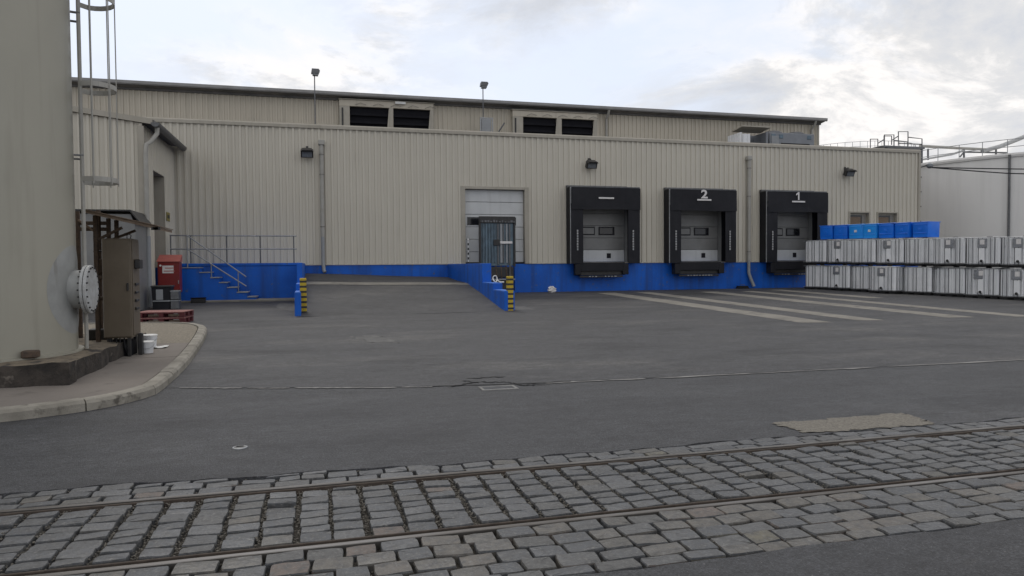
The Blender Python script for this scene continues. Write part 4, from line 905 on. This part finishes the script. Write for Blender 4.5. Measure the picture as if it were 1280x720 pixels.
VP = MB().box(-.532, -.512, -.1, .1, .2, .7, .005).mesh('valve_panel', 'ibc_white')
A0, A1 = Vector((22.72, 28.55)), Vector((24.75, 19.2)); dirv = (A1 - A0).normalized(); rz = math.atan2(dirv.x, -dirv.y)
first = True; NB = 10
for tier in range(2):
    for i in range(NB):
        c = A0 + dirv * (i * 1.235 + (rnd.uniform(-.02, .02)))
        if tier == 0 and i == 3: c = c + Vector((-.42, -.05))
        o = proto if first else copy_tree(proto); first = False
        c = c + Vector((rnd.uniform(-.05, .05), 0))
        o.location = (c.x, c.y, g(min(c.y, 28)) + .006 + tier * 1.15); o.rotation_euler.z = rz + rnd.uniform(-.025, .025)
        od = ('end', 'second', 'third', 'fourth', 'fifth', 'sixth', 'seventh', 'eighth', 'ninth', 'tenth')[i]
        o['label'] = ('white ribbed container in upper tier, %s from the dock wall' % od if tier else 'white ribbed container in ground tier, %s from the dock wall' % od).replace('end from', 'nearest') if not (tier == 0 and i == 3) else 'white ribbed liquid container pulled forward out of the ground tier'
        if (i, tier) in ((1, 0), (1, 1), (3, 0), (3, 1), (5, 1), (6, 0), (6, 1), (7, 0), (7, 1)):
            for me, nm in ((PLT, 'id_plate'), (LAB, 'paper_label'), (VAL, 'valve'), (VP, 'valve_panel')):
                q = bpy.data.objects.new(nm, me); col.objects.link(q); q.parent = o; q.location.y = rnd.uniform(-.1, .1) if nm == 'id_plate' else 0
# blue crates on top
def crate(m):
    t = thing('blue_crate', 'x', 'crate', (0, 0, 0), 'blue plastic crates on the containers')
    mb = MB(); n_ = 28; prof = [(0, .95), (.02, .97), (.5, 1), (.58, 1), (.6, .985)]
    def ol(k): a = 6.283 * (k + .5) / n_; c, s_ = math.cos(a), math.sin(a); r_ = (abs(c) ** 8 + abs(s_) ** 8) ** (-1 / 8); return (.4 * r_ * c, .355 * r_ * s_)
    for z, f_ in prof: mb.v += [(ol(k)[0] * f_, ol(k)[1] * f_, z) for k in range(n_)]
    mb.f = [(j * n_ + i, j * n_ + (i + 1) % n_, (j + 1) * n_ + (i + 1) % n_, (j + 1) * n_ + i) for j in range(4) for i in range(n_)] + [tuple(range(n_ - 1, -1, -1)), tuple(4 * n_ + i for i in range(n_))]
    mb.build('body', m, t, local=True, smooth=True)
    MB().box(-.415, .415, -.365, .365, .602, .625, .012).build('lid', m, t, local=True)
    for z in (.16, .5): MB().box(-.412, -.39, -.29, .29, z, z + .03, .006).build('rib', m, t, local=True)
    MB().box(-.412, -.38, -.06, .06, .27, .37, .006).build('badge', 'sign_white' if m == 'blue_plastic_b' else m, t, local=True)
    index_tree(t); return t
ca, cb = crate('blue_plastic'), crate('blue_plastic_b'); ua = ub = False
for k in range(7):
    bright = k in (2, 3); src = cb if bright else ca
    if bright: o = src if not ub else copy_tree(src); ub = True
    else: o = src if not ua else copy_tree(src); ua = True
    c = A0 + dirv * (.42 + k * .745 + rnd.uniform(-.03, .03)) + Vector((.08, 0)); o.location = (c.x, c.y, g(min(c.y, 28)) + .006 + 1.15 + 1.155); o.rotation_euler.z = rz + rnd.uniform(-.08, .08)
    o['label'] = ('brighter blue plastic crate with white badge, %s from dock wall on the containers' if bright else 'deep blue plastic crate, %s from dock wall on the containers') % ('first', 'second', 'third', 'fourth', 'fifth', 'sixth', 'seventh')[k]

# ------------------------------------------------------------------ left tank
TR = 1.2; tb = Vector((-3.34, 11.7)); dv = tb.normalized(); er = Vector((dv.y, -dv.x)); et = dv            # er: to the right seen from the yard
TC = tb - er * TR; TZ = .46
pb = thing('tank_plinth', 'crumbling low concrete plinth under the beige storage tank', 'plinth', (-5, 12, zp(12)))
mb = MB(); nx, ny = 22, 20; X0, X1, Y0, Y1 = -7.6, -2.99, 10.12, 14.4
def pv(i, j): return (X0 + (X1 - X0) * i / nx, Y0 + (Y1 - Y0) * j / ny)
for j in range(ny + 1):
    for i in range(nx + 1):
        x, y = pv(i, j); e = i in (0, nx) or j in (0, ny); mb.v.append((x + (rnd.uniform(-.04, .015) if i == nx else 0), y + (rnd.uniform(-.015, .04) if j == 0 else 0), .43 + (rnd.uniform(-.035, 0) if e else rnd.uniform(-.006, .006))))
mb.f = [(j * (nx + 1) + i, j * (nx + 1) + i + 1, (j + 1) * (nx + 1) + i + 1, (j + 1) * (nx + 1) + i) for j in range(ny) for i in range(nx)]
loop = [i for i in range(nx + 1)] + [j * (nx + 1) + nx for j in range(1, ny + 1)]
for lv, (dz, ins) in enumerate(((.2, .03), (.05, .0))):
    base = len(mb.v)
    for q in loop: x, y, z = mb.v[q]; mb.v.append((x + rnd.uniform(-.02, .02), y + rnd.uniform(-.02, .02), .05 if lv else z - .16))
    prev = loop if lv == 0 else list(range(base - len(loop), base))
    for k in range(len(loop) - 1): mb.f.append((prev[k], base + k, base + k + 1, prev[k + 1]))
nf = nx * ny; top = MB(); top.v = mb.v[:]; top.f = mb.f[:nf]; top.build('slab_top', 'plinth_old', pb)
mb.f = mb.f[nf:]; mb.build('slab_face', 'plinth_face_shaded', pb)
tk = thing('storage_tank', 'tall beige cylindrical steel storage tank standing on concrete plinth', 'tank', (TC.x, TC.y, TZ - .03))
mb = MB(); n_ = 96; prof = [(TR + .06, 0), (TR + .06, .03)]; MB().lathe((TC.x, TC.y, TZ - .035), [(TR + .07, 0), (TR + .07, .03)], 64).build('base_ring', 'tank_paint', tk)
MB().lathe((TC.x, TC.y, TZ), [(TR, -.004), (TR, 9), (TR * .8, 9.5), (TR * .3, 9.8)], 96).build('shell', 'tank_paint', tk, smooth=True)
for z in (5.4, 7.9): MB().lathe((TC.x, TC.y, TZ + z), [(TR + .001, 0), (TR + .003, .006), (TR + .001, .012)], 96).build('weld_seam', 'tank_paint', tk, smooth=True)
# manway: axis mostly along the right of the tank, slightly towards the yard
ma = math.atan2(er.y, er.x) - R(15); md = Vector((math.cos(ma), math.sin(ma), 0)); mz = 1.30
mt_ = Matrix.Translation((TC.x, TC.y, mz)) @ md.to_track_quat('Z', 'Y').to_matrix().to_4x4()
mb = MB(); n_ = 40
for j in range(7):                               # reinforcing pad follows the shell
    rr = .62 * j / 6 + .001
    for i in range(n_):
        a = 6.283 * i / n_; th = rr * math.cos(a) / TR; rad = TR + (.012 if j < 6 else .001)
        mb.v.append((TC.x + rad * math.cos(ma + th), TC.y + rad * math.sin(ma + th), mz + rr * math.sin(a)))
mb.f = [(j * n_ + i, j * n_ + (i + 1) % n_, (j + 1) * n_ + (i + 1) % n_, (j + 1) * n_ + i) for j in range(6) for i in range(n_)]
mw = mb.build('manway_pad', 'tank_pad', tk, smooth=True)
MB().lathe((0, 0, 0), [(.27, TR - .1), (.27, TR + .16)], 32).xf(mt_).build('manway_neck', 'tank_pad', mw, smooth=True)
MB().lathe((0, 0, 0), [(.34, TR + .15), (.34, TR + .185)], 36).xf(mt_).build('manway_flange', 'flange_white', mw)
MB().lathe((0, 0, 0), [(.34, TR + .195), (.34, TR + .225), (.325, TR + .232)], 36).xf(mt_).build('manway_cover', 'flange_white', mw)
for k in range(20):
    a = 6.283 * k / 20; q = MB().lathe((.308 * math.cos(a), .308 * math.sin(a), 0), [(.013, TR + .12), (.013, TR + .25)], 6).xf(mt_); q.build('bolt', 'black_metal', mw)
# small drain bracket at foot
aa = math.atan2(er.y, er.x) - R(58); q = Vector((math.cos(aa), math.sin(aa)))
c = TC + q * (TR + .07); MB().box(c.x - .09, c.x + .09, c.y - .09, c.y + .06, TZ - .005, TZ + .09, .015).build('anchor_lug', 'rust_dark', tk)
# ladder with safety cage
ld = thing('caged_ladder', 'grey steel ladder with safety cage up the beige tank', 'ladder', (TC.x + er.x * (TR + .12), TC.y + er.y * (TR + .12), zp(12)))
def tp(r_, t_, z): q = TC + er * (TR + r_) + et * t_; return (q.x, q.y, z)
for t_ in (-.22, .22): MB().tube([tp(.1, t_, .45), tp(.1, t_, 9.4)], .026, 8).build('stringer', 'pale_pipe', ld)
for k in range(31): MB().tube([tp(.1, -.22, .7 + k * .28), tp(.1, .22, .7 + k * .28)], .014, 6).build('rung', 'galv_dark', ld)
for z in (1.2, 3.2, 5.2, 7.2, 9.2):
    for t_ in (-.22, .22): MB().bar(tp(.0, t_, z), tp(.12, t_, z), .05, .02).build('standoff', 'galv_dark', ld)
hoop = lambda z: [tp(.1 + .0, -.24, z)] + [tp(.24 + .32 * math.sin(a), -.34 * math.cos(a), z) for a in [math.pi * i / 12 for i in range(13)]] + [tp(.1, .24, z)]
for z in [PY(120, v_, 11.75).z for v_ in (226, 110, 1)] + [7.3, 8.7]:
    h = hoop(z); mb = MB()
    for a, b_ in zip(h, h[1:]): mb.bar(a, b_, .012, .07)
    mb.build('hoop', 'pale_pipe', ld)
for i in (1, 4, 7, 10, 13): a = hoop(0)[i]; MB().bar((a[0], a[1], PY(120, 232, 11.75).z), (a[0], a[1], 8.75), .045, .014, (er.x, er.y, 0)).build('cage_strap', 'pale_pipe', ld)

# ------------------------------------------------------------------ cabinet, canopy, pipework
cz = zp(12.8)
cb0 = G(132, 447, .12); cb1 = G(164.5, 446, .12)
cx0, cx1 = -3.25, -2.83; cy0, cy1 = 12.62, 13.12
ec = thing('control_cabinet', 'tall brown steel control cabinet on short frame legs beside tank', 'cabinet', ((cx0 + cx1) / 2, 12.9, cz))
zb0 = cz + .3; zt0 = PY(150, 298, cy0).z
bd = MB().box(cx0, cx1, cy0, cy1, zb0, zt0, .012).build('body', 'cabinet', ec)
MB().box(cx0 + .015, cx1 - .02, cy0 - .018, cy0 - .001, zb0 + .02, zt0 - .02, .006).build('door', 'cabinet', ec)
MB().box(cx1 - .07, cx1 - .04, cy0 - .045, cy0 - .019, zb0 + .75, zb0 + .87, .006).build('handle', 'black_metal', ec)
MB().tube([(cx1 - .06, cy0 + .03, zt0), (cx1 - .06, cy0 + .03, zt0 + .05), (cx1 - .03, cy0 + .03, zt0 + .07), (cx1, cy0 + .03, zt0 + .05), (cx1 - .01, cy0 + .03, zt0)], .008, 6).build('lifting_eye', 'black_metal', ec)
MB().box(cx1 + .001, cx1 + .012, cy0 + .03, cy1 - .03, zb0 + .03, zt0 - .03, .004).build('side_panel', 'cabinet', ec)
MB().box(cx1 + .013, cx1 + .1, cy0 + .12, cy0 + .32, zt0 - .48, zt0 - .33, .01).build('switch_box', 'black_metal', ec)
for k in range(4): MB().box(cx1 + .013, cx1 + .04, cy0 + .12, cy0 + .3, zt0 - .75 - k * .13, zt0 - .71 - k * .13, .006).build('switch', 'black_metal', ec)
for x in (cx0 + .04, cx1 - .09):
    for y in (cy0 + .02, cy1 - .08): MB().box(x, x + .05, y, y + .05, cz, zb0 - .001, .004).build('leg', 'black_metal', ec)
MB().box(cx0 + .05, cx1 - .05, cy0 + .1, cy1 - .1, cz, zb0 - .05, .01).build('cable_box', 'void', ec)
for k in range(5): x = cx0 + .1 + k * .06; MB().tube([(x, cy0 + .05, zb0), (x + rnd.uniform(-.03, .03), cy0 + .03, cz + .15), (x + rnd.uniform(-.06, .06), cy0 + .06, cz + .015)], .012, 6).build('cable', 'cable', ec)
MB().box(cx1 + .02, cx1 + .09, cy0 + .2, cy0 + .3, cz, zb0 + .05, .01).build('conduit', 'black_metal', ec)
# canopy over the cabinet
cp = thing('timber_canopy', 'small sloping timber canopy on posts sheltering the control cabinet', 'canopy', (-3.4, 13.1, cz))
ra, rb = PY(117, 268.5, 12.9), PY(204, 288.5, 12.9)
MB().prism([(ra.x, 12.35, ra.z), (rb.x, 12.35, rb.z), (rb.x, 12.35, rb.z + .045), (ra.x, 12.35, ra.z + .045)], (0, 1.3, 0)).build('roof_board', 'timber', cp)
MB().prism([(ra.x - .01, 12.33, ra.z + .047), (rb.x + .02, 12.33, rb.z + .047), (rb.x + .02, 12.33, rb.z + .06), (ra.x - .01, 12.33, ra.z + .06)], (0, 1.34, 0)).build('roof_felt', 'timber', cp)
for k in range(5): MB().box(rb.x - .06 + k * .014, rb.x - .05 + k * .03, 12.3, 12.329, rb.z - .015, rb.z + .03).build('edge_clip', 'black_metal', cp)
for x, y in ((-3.36, 12.75), (-3.36, 13.5), (-3.24, 13.5), (-3.82, 13.5)):
    zt = ra.z + (rb.z - ra.z) * (x - ra.x) / (rb.x - ra.x); MB().box(x - .03, x + .03, y - .03, y + .03, cz if x > -3.5 else .43, zt - .003, .004).build('post', 'rust_dark', cp)
for z, m_ in ((ra.z - .1, 'timber'), (ra.z - .2, 'galv_dark')): MB().box(-3.79, -3.39, 13.47, 13.53, z - .03, z + .03, .004).build('cross_beam', 'rust_dark', cp)
MB().bar((-3.34, 12.75, zt0 - .02), (-2.98, 12.75, ra.z - .21), .04, .04).build('brace', 'rust_dark', cp); MB().bar((-3.34, 13.5, zt0 + .0), (-2.95, 13.5, ra.z - .22), .04, .04).build('brace', 'rust_dark', cp)
MB().bar((-3.8, 13.46, ra.z - .05), (-3.55, 13.46, ra.z - .25), .05, .03).build('brace', 'timber', cp)
# pipework between tank and cabinet
pw = thing('pipe_stand', 'rusty pipe stand with valves between tank manway and cabinet', 'pipework', (-3.42, 13.2, .43))
MB().tube([(-3.46, 13.3, .43), (-3.46, 13.3, 2.55)], .035, 10).build('riser', 'rust_dark', pw)
MB().tube([(-3.46, 13.3, 1.45), (-3.3, 13.2, 1.45)], .04, 10).build('branch', 'rust_dark', pw)
MB().box(-3.5, -3.38, 13.18, 13.3, 1.5, 1.75, .02).build('valve_body', 'rust_dark', pw); MB().lathe((-3.44, 13.15, 1.86), [(.07, 0), (.07, .02), (.05, .03)], 14).build('handwheel', 'black_metal', pw)
MB().tube([(-3.46, 13.2, 1.1), (-3.3, 13.2, 1.1)], .03, 8).build('branch', 'rust_dark', pw); MB().box(-3.6, -3.3, 13.05, 13.35, .43, .6, .01).build('base_block', 'black_metal', pw)
# buckets
def bucket(x, y, z, s_, label):
    t = thing('bucket', label, 'bucket', (x, y, z), 'white buckets by the cabinet')
    MB().lathe((0, 0, 0), [(.105 * s_, 0), (.125 * s_, .2 * s_)], 24).build('pail', 'bucket', t, local=True, smooth=True)
    MB().lathe((0, 0, .2 * s_), [(.132 * s_, 0), (.134 * s_, .018), (.12 * s_, .024)], 24).build('lid', 'white_paint', t, local=True)
    MB().tube([(.132 * s_ * math.cos(a), -.132 * s_ * math.sin(a), .17 * s_ - .08 * s_ * math.sin(a)) for a in [math.pi * i / 10 for i in range(11)]], .004, 5).build('bail', 'galv', t, local=True)
bq = G(184, 441, .115); bucket(bq.x, bq.y, zp(bq.y), .86, 'white plastic bucket standing in front of the other bucket')
b2 = G(187, 434, .115); bucket(b2.x, b2.y, zp(b2.y), 1.0, 'white plastic bucket standing behind, beside the cabinet'); 
MB_ = MB(); p_ = G(200, 434, .12); mb = MB()
for j in range(4):
    for i in range(5): mb.v.append((p_.x - .12 + .06 * i, p_.y - .15 + .1 * j, zp(p_.y) + .006 + rnd.uniform(0, .02)))
mb.f = [(j * 5 + i, j * 5 + i + 1, (j + 1) * 5 + i + 1, (j + 1) * 5 + i) for j in range(3) for i in range(4)]
n_ = len(mb.v); mb.v += [(a, b_, c - .003) for a, b_, c in mb.v]; mb.f += [tuple(k + n_ for k in reversed(f_)) for f_ in mb.f]
tag(mb.build('paper_sheet', 'white_paint'), 'crinkled white paper lying behind the buckets', 'paper')
# red pallets
def pallet_proto():
    t = thing('red_pallet', 'dark red pallet stacked on another beside the pavement', 'pallet', (0, 0, 0), 'stacked red pallets')
    for k in range(5): MB().box(-.56, .56, -.4 + k * .165, -.26 + k * .165, .122, .144, .004).build('deck_board', 'pallet_top', t, local=True)
    for x in (-.56, -.07, .42):
        for y in (-.4, -.07, .26): MB().box(x, x + .14, y, y + .14, .023, .099, .004).build('block', 'pallet_red', t, local=True)
        MB().box(x, x + .14, -.4, .4, 0, .022, .003).build('bottom_board', 'pallet_red', t, local=True)
    for y in (-.4, -.07, .26): MB().box(-.56, .56, y, y + .14, .1, .1215, .003).build('stringer_board', 'pallet_red', t, local=True)
    for x in (-.28, .2): MB().box(x, x + .25, -.41, -.401, .035, .085).build('side_plate', 'rust_dark', t, local=True)
    index_tree(t); return t
pp = pallet_proto(); c = (G(177, 404.5) + G(230, 406)) / 2
pp.location = (c.x, c.y + .4, g(c.y + .4) + .008); pp.rotation_euler.z = R(-6); p2 = copy_tree(pp); p2.location.z += .146; p2.rotation_euler.z = R(-7.5)
pp['label'] = 'dark red pallet on the ground, under another pallet'; p2['label'] = 'dark red pallet with pinkish top, lying on another pallet'
# red cabinet
ry = 26.4; a, b_ = PY(197, 340, ry), PY(224.5, 340, ry); z0 = PY(210, 366, ry).z; z1 = PY(210, 327.5, ry).z; z2 = PY(210, 321, ry + .3).z
rc = thing('red_cabinet', 'red steel cabinet with pale notice in front of blue stair', 'cabinet', ((a.x + b_.x) / 2, ry, g(ry)))
bd = MB().box(a.x, b_.x, ry, ry + .45, z0, z1, .012).build('body', 'red_paint', rc)
MB().prism([(a.x - .02, ry - .04, z1 + .002), (a.x - .02, ry - .04, z1 + .03), (a.x - .02, ry + .47, z1 + .25), (a.x - .02, ry + .47, z1 + .002)], (b_.x - a.x + .04, 0, 0)).build('lid', 'red_lid', rc)  # lid red is paler than the body: bright reflection painted into its colour
MB().box(a.x + .03, b_.x - .05, ry - .012, ry - .001, z0 + .04, z1 - .03, .004).build('door', 'red_paint', rc)
sn = MB().box(PY(203, 335, ry).x, PY(217, 335, ry).x, ry - .018, ry - .0125, PY(210, 341.5, ry).z, PY(210, 332, ry).z).build('notice', 'sign_white', rc)
nx0 = PY(203, 335, ry).x; nzt = PY(210, 332, ry).z
for k, (o_, l_) in enumerate(((.08, .26), (.04, .34))): MB().box(nx0 + o_, nx0 + o_ + l_, ry - .0215, ry - .0185, nzt - .1 - k * .1, nzt - .07 - k * .1).build('notice_line', 'red_lid', sn)
MB().lathe((a.x + .09, ry - .013, z1 - .12), [(.035, 0), (.03, .015)], 12, 'y').build('knob', 'white_paint', rc)
for x in (a.x + .04, b_.x - .1):
    for y in (ry + .03, ry + .36): MB().box(x, x + .06, y, y + .06, g(ry), z0 - .001).build('leg', 'black_metal', rc)
MB().box(b_.x - .05, b_.x - .02, ry - .03, ry - .013, z0 + .3, z0 + .42, .004).build('handle', 'galv', rc)
# black bins
a, b_ = G(191, 387), G(215, 387); yb = a.y; zt = PY(200, 357, yb).z; zg = g(yb)
bb = thing('black_bin', 'black plastic bin with grey panel standing before red cabinet', 'bin', ((a.x + b_.x) / 2, yb, zg))
MB().prism([(a.x, yb, zg + .006), (b_.x - .1, yb, zg + .006), (b_.x - .05, yb, zt - .06), (a.x - .03, yb, zt - .06)], (0, .5, 0)).build('body', 'black_rubber', bb)
MB().box(a.x - .05, b_.x - .03, yb - .03, yb + .54, zt - .059, zt, .015).build('lid', 'black_metal', bb)
MB().box(a.x + .1, a.x + .3, yb - .012, yb - .001, zg + .3, zt - .12, .004).build('panel', 'grey_paint', bb)
MB().box(a.x, b_.x - .07, yb - .03, yb - .001, zg + .24, zg + .28, .008).build('front_rim', 'grey_paint', bb)
bs = thing('grey_crate', 'dark grey open crate stacked beside the black bin', 'crate', (b_.x + .02, yb + .15, zg))
for z in (0, .3): 
    MB().box(-.08, .16, -.2, .2, z + .006, z + .29, .01).build('crate_wall', 'galv_dark', bs, local=True); MB().box(-.09, .17, -.21, .21, z + .25, z + .275, .006).build('crate_rim', 'grey_paint', bs, local=True)

# ------------------------------------------------------------------ right background: tanks, gantry, pipes, cables
def bigtank(u, depth, rad, ztop, label, seam_u=None):
    d = ray(u, 330); d.z = 0; d.normalize(); c = d * (depth + rad)
    t = thing('storage_tank', label, 'tank', (c.x, c.y, .4))
    MB().lathe((c.x, c.y, .4), [(rad, 0), (rad, ztop - .4), (rad - .02, ztop - .35)], 128).build('shell', 'tank_white', t, smooth=True)
    MB().lathe((c.x, c.y, ztop - .05), [(rad + .06, -.12), (rad + .08, 0), (rad - .1, .05), (rad * .5, rad * .05), (.3, rad * .09)], 128).build('roof', 'tank_white', t, smooth=True)
    n_ = 56
    pts = [(c.x + (rad - .15) * math.cos(6.283 * i / n_), c.y + (rad - .15) * math.sin(6.283 * i / n_)) for i in range(n_)]
    for h in (.4, .8):
        MB().tube([(x, y, ztop + h) for x, y in pts + pts[:1]], .02, 6).build('guard_rail', 'galv', t)
    for x, y in pts: MB().tube([(x, y, ztop - .02), (x, y, ztop + .8)], .02, 6).build('guard_post', 'galv', t)
    return t, c
t1, c1 = bigtank(1292, 47, 10.5, PY(1230, 195.5, 33).z * 1.0, 'large white tank right of the warehouse end', 1260) if False else bigtank(1292, 47, 10.5, 7.35, 'large white tank right of the warehouse end')
# seam pipe on the shell
d = ray(1260, 330); d.z = 0; d.normalize(); bq = d.dot(Vector((c1.x, c1.y, 0))); disc = bq * bq - (c1.length_squared - 10.6 ** 2); hp = d * (bq - math.sqrt(disc))
MB().tube([(hp.x, hp.y, .4), (hp.x, hp.y, 7.3)], .06, 8).build('riser_pipe', 'galv_dark', t1)
t2, c2 = bigtank(1062, 66, 5.2, 10.75, 'white tank behind the warehouse roof with thin guard rail')
# access gantry by the corner
yg = 36; gx0, gx1 = PY(1103, 180, yg).x, PY(1153, 180, yg).x
ga = thing('access_gantry', 'grey steel access gantry with railings above the warehouse end', 'gantry', ((gx0 + gx1) / 2, yg, .4))
def gp(u, v): p_ = PY(u, v, yg); return p_
def gl(pts, m='galv_dark', dy=0): MB().tube([(p_.x, p_.y + dy, p_.z) for p_ in (gp(*q) for q in pts)], .033, 6).build('handrail', m, ga)
for dy in (0, 1.1):
    gl([(1105, 181), (1105, 170), (1114.5, 170), (1114.5, 181)], dy=dy); gl([(1114.5, 175.5), (1123, 170)], dy=dy)
    gl([(1123, 182), (1123, 164.5), (1135, 164.5), (1135, 182)], dy=dy); gl([(1135, 171.5), (1152.5, 173.5), (1152.5, 205)], dy=dy); gl([(1123, 179), (1152.5, 180.5)], dy=dy)
za = gp(1130, 183).z; MB().box(gx0, gx1 + .1, yg - .1, yg + 1.2, za - .12, za, .01).build('walkway', 'galv_dark', ga)
for x in (gx0 + .3, gx1 - .05):
    for y in (yg + .0, yg + 1.1): MB().box(x - .05, x + .05, y - .05, y + .05, ZT - .14 if x < XE - .1 else .4, za - .121).build('column', 'galv_dark', ga)
MB().box(gp(1149, 0).x, gp(1156, 0).x, yg - .15, yg + .2, gp(1150, 206).z, gp(1150, 204).z).build('bracket', 'black_metal', ga)
# roof pipes on the big tank
rpz = thing('tank_roof_pipe', 'pale pipe run crossing the large white tank roof', 'pipe', (36, 40, 8.2))
yq = 41
def q3(u, v, y): return tuple(PY(u, v, y))
MB().tube([q3(1150, 182.5, yq), q3(1195, 185, yq), q3(1236, 187, yq)], .1, 10).build('pipe', 'pale_pipe', rpz, smooth=True)
MB().tube([q3(1228, 189, yq), q3(1250, 183, yq), q3(1290, 167, yq), q3(1330, 150, yq)], .15, 10).build('sloping_pipe', 'flange_white', rpz, smooth=True)
MB().tube([q3(1150, 200, yq), q3(1190, 193, yq), q3(1205, 188, yq)], .07, 8).build('roof_brace', 'flange_white', rpz)
MB().tube([q3(1200, 196, yq), q3(1205, 190, yq), q3(1258, 191, yq)], .06, 8).build('roof_brace', 'galv_dark', rpz)
for u in (1160, 1205, 1245): MB().tube([q3(u, 186, yq), q3(u, 200, yq)], .07, 6).build('pipe_stool', 'galv_dark', rpz)
# overhead cables from the corner insulator to a pole out to the right
ins = thing('cable_bracket', 'small cable bracket with insulator on the warehouse corner', 'bracket', (XE + .1, D, 6.4))
bk = Vector((XE + .09, D - .0, 6.45)); MB().bar(bk, bk + Vector((.5, -.1, .15)), .05, .05).build('arm', 'black_metal', ins)
ip = bk + Vector((.5, -.1, .15)); MB().lathe((ip.x, ip.y, ip.z - .2), [(.06, 0), (.16, .08), (.16, .2), (.06, .28)], 12).build('insulator', 'lamp_glass', ins, smooth=True)
pe = Vector((48, 20, 5.9))
for dz, sg in ((0, .7), (-.12, 1.4)):
    pts = []
    for i in range(25): t_ = i / 24; q = ip.lerp(pe, t_); pts.append((q.x, q.y, q.z + dz * min(1, t_ * 6) - sg * 4 * t_ * (1 - t_) * .25 - .15))
    tag(MB().tube(pts, .028, 6).build('overhead_cable', 'cable'), ('upper, tauter' if dz == 0 else 'lower, slacker') + ' black overhead cable from the warehouse corner past white tank', 'cable', 'overhead cables')
up = thing('utility_pole', 'timber utility pole carrying the overhead cables beyond the tank', 'pole', (48, 20, .4))
MB().tube([(0, 0, 0), (0, 0, 6.2)], [.14, .1], 10).build('shaft', 'timber', up, local=True); MB().box(-.6, .6, -.05, .05, 5.2, 5.32).build('crossarm', 'timber', up, local=True)
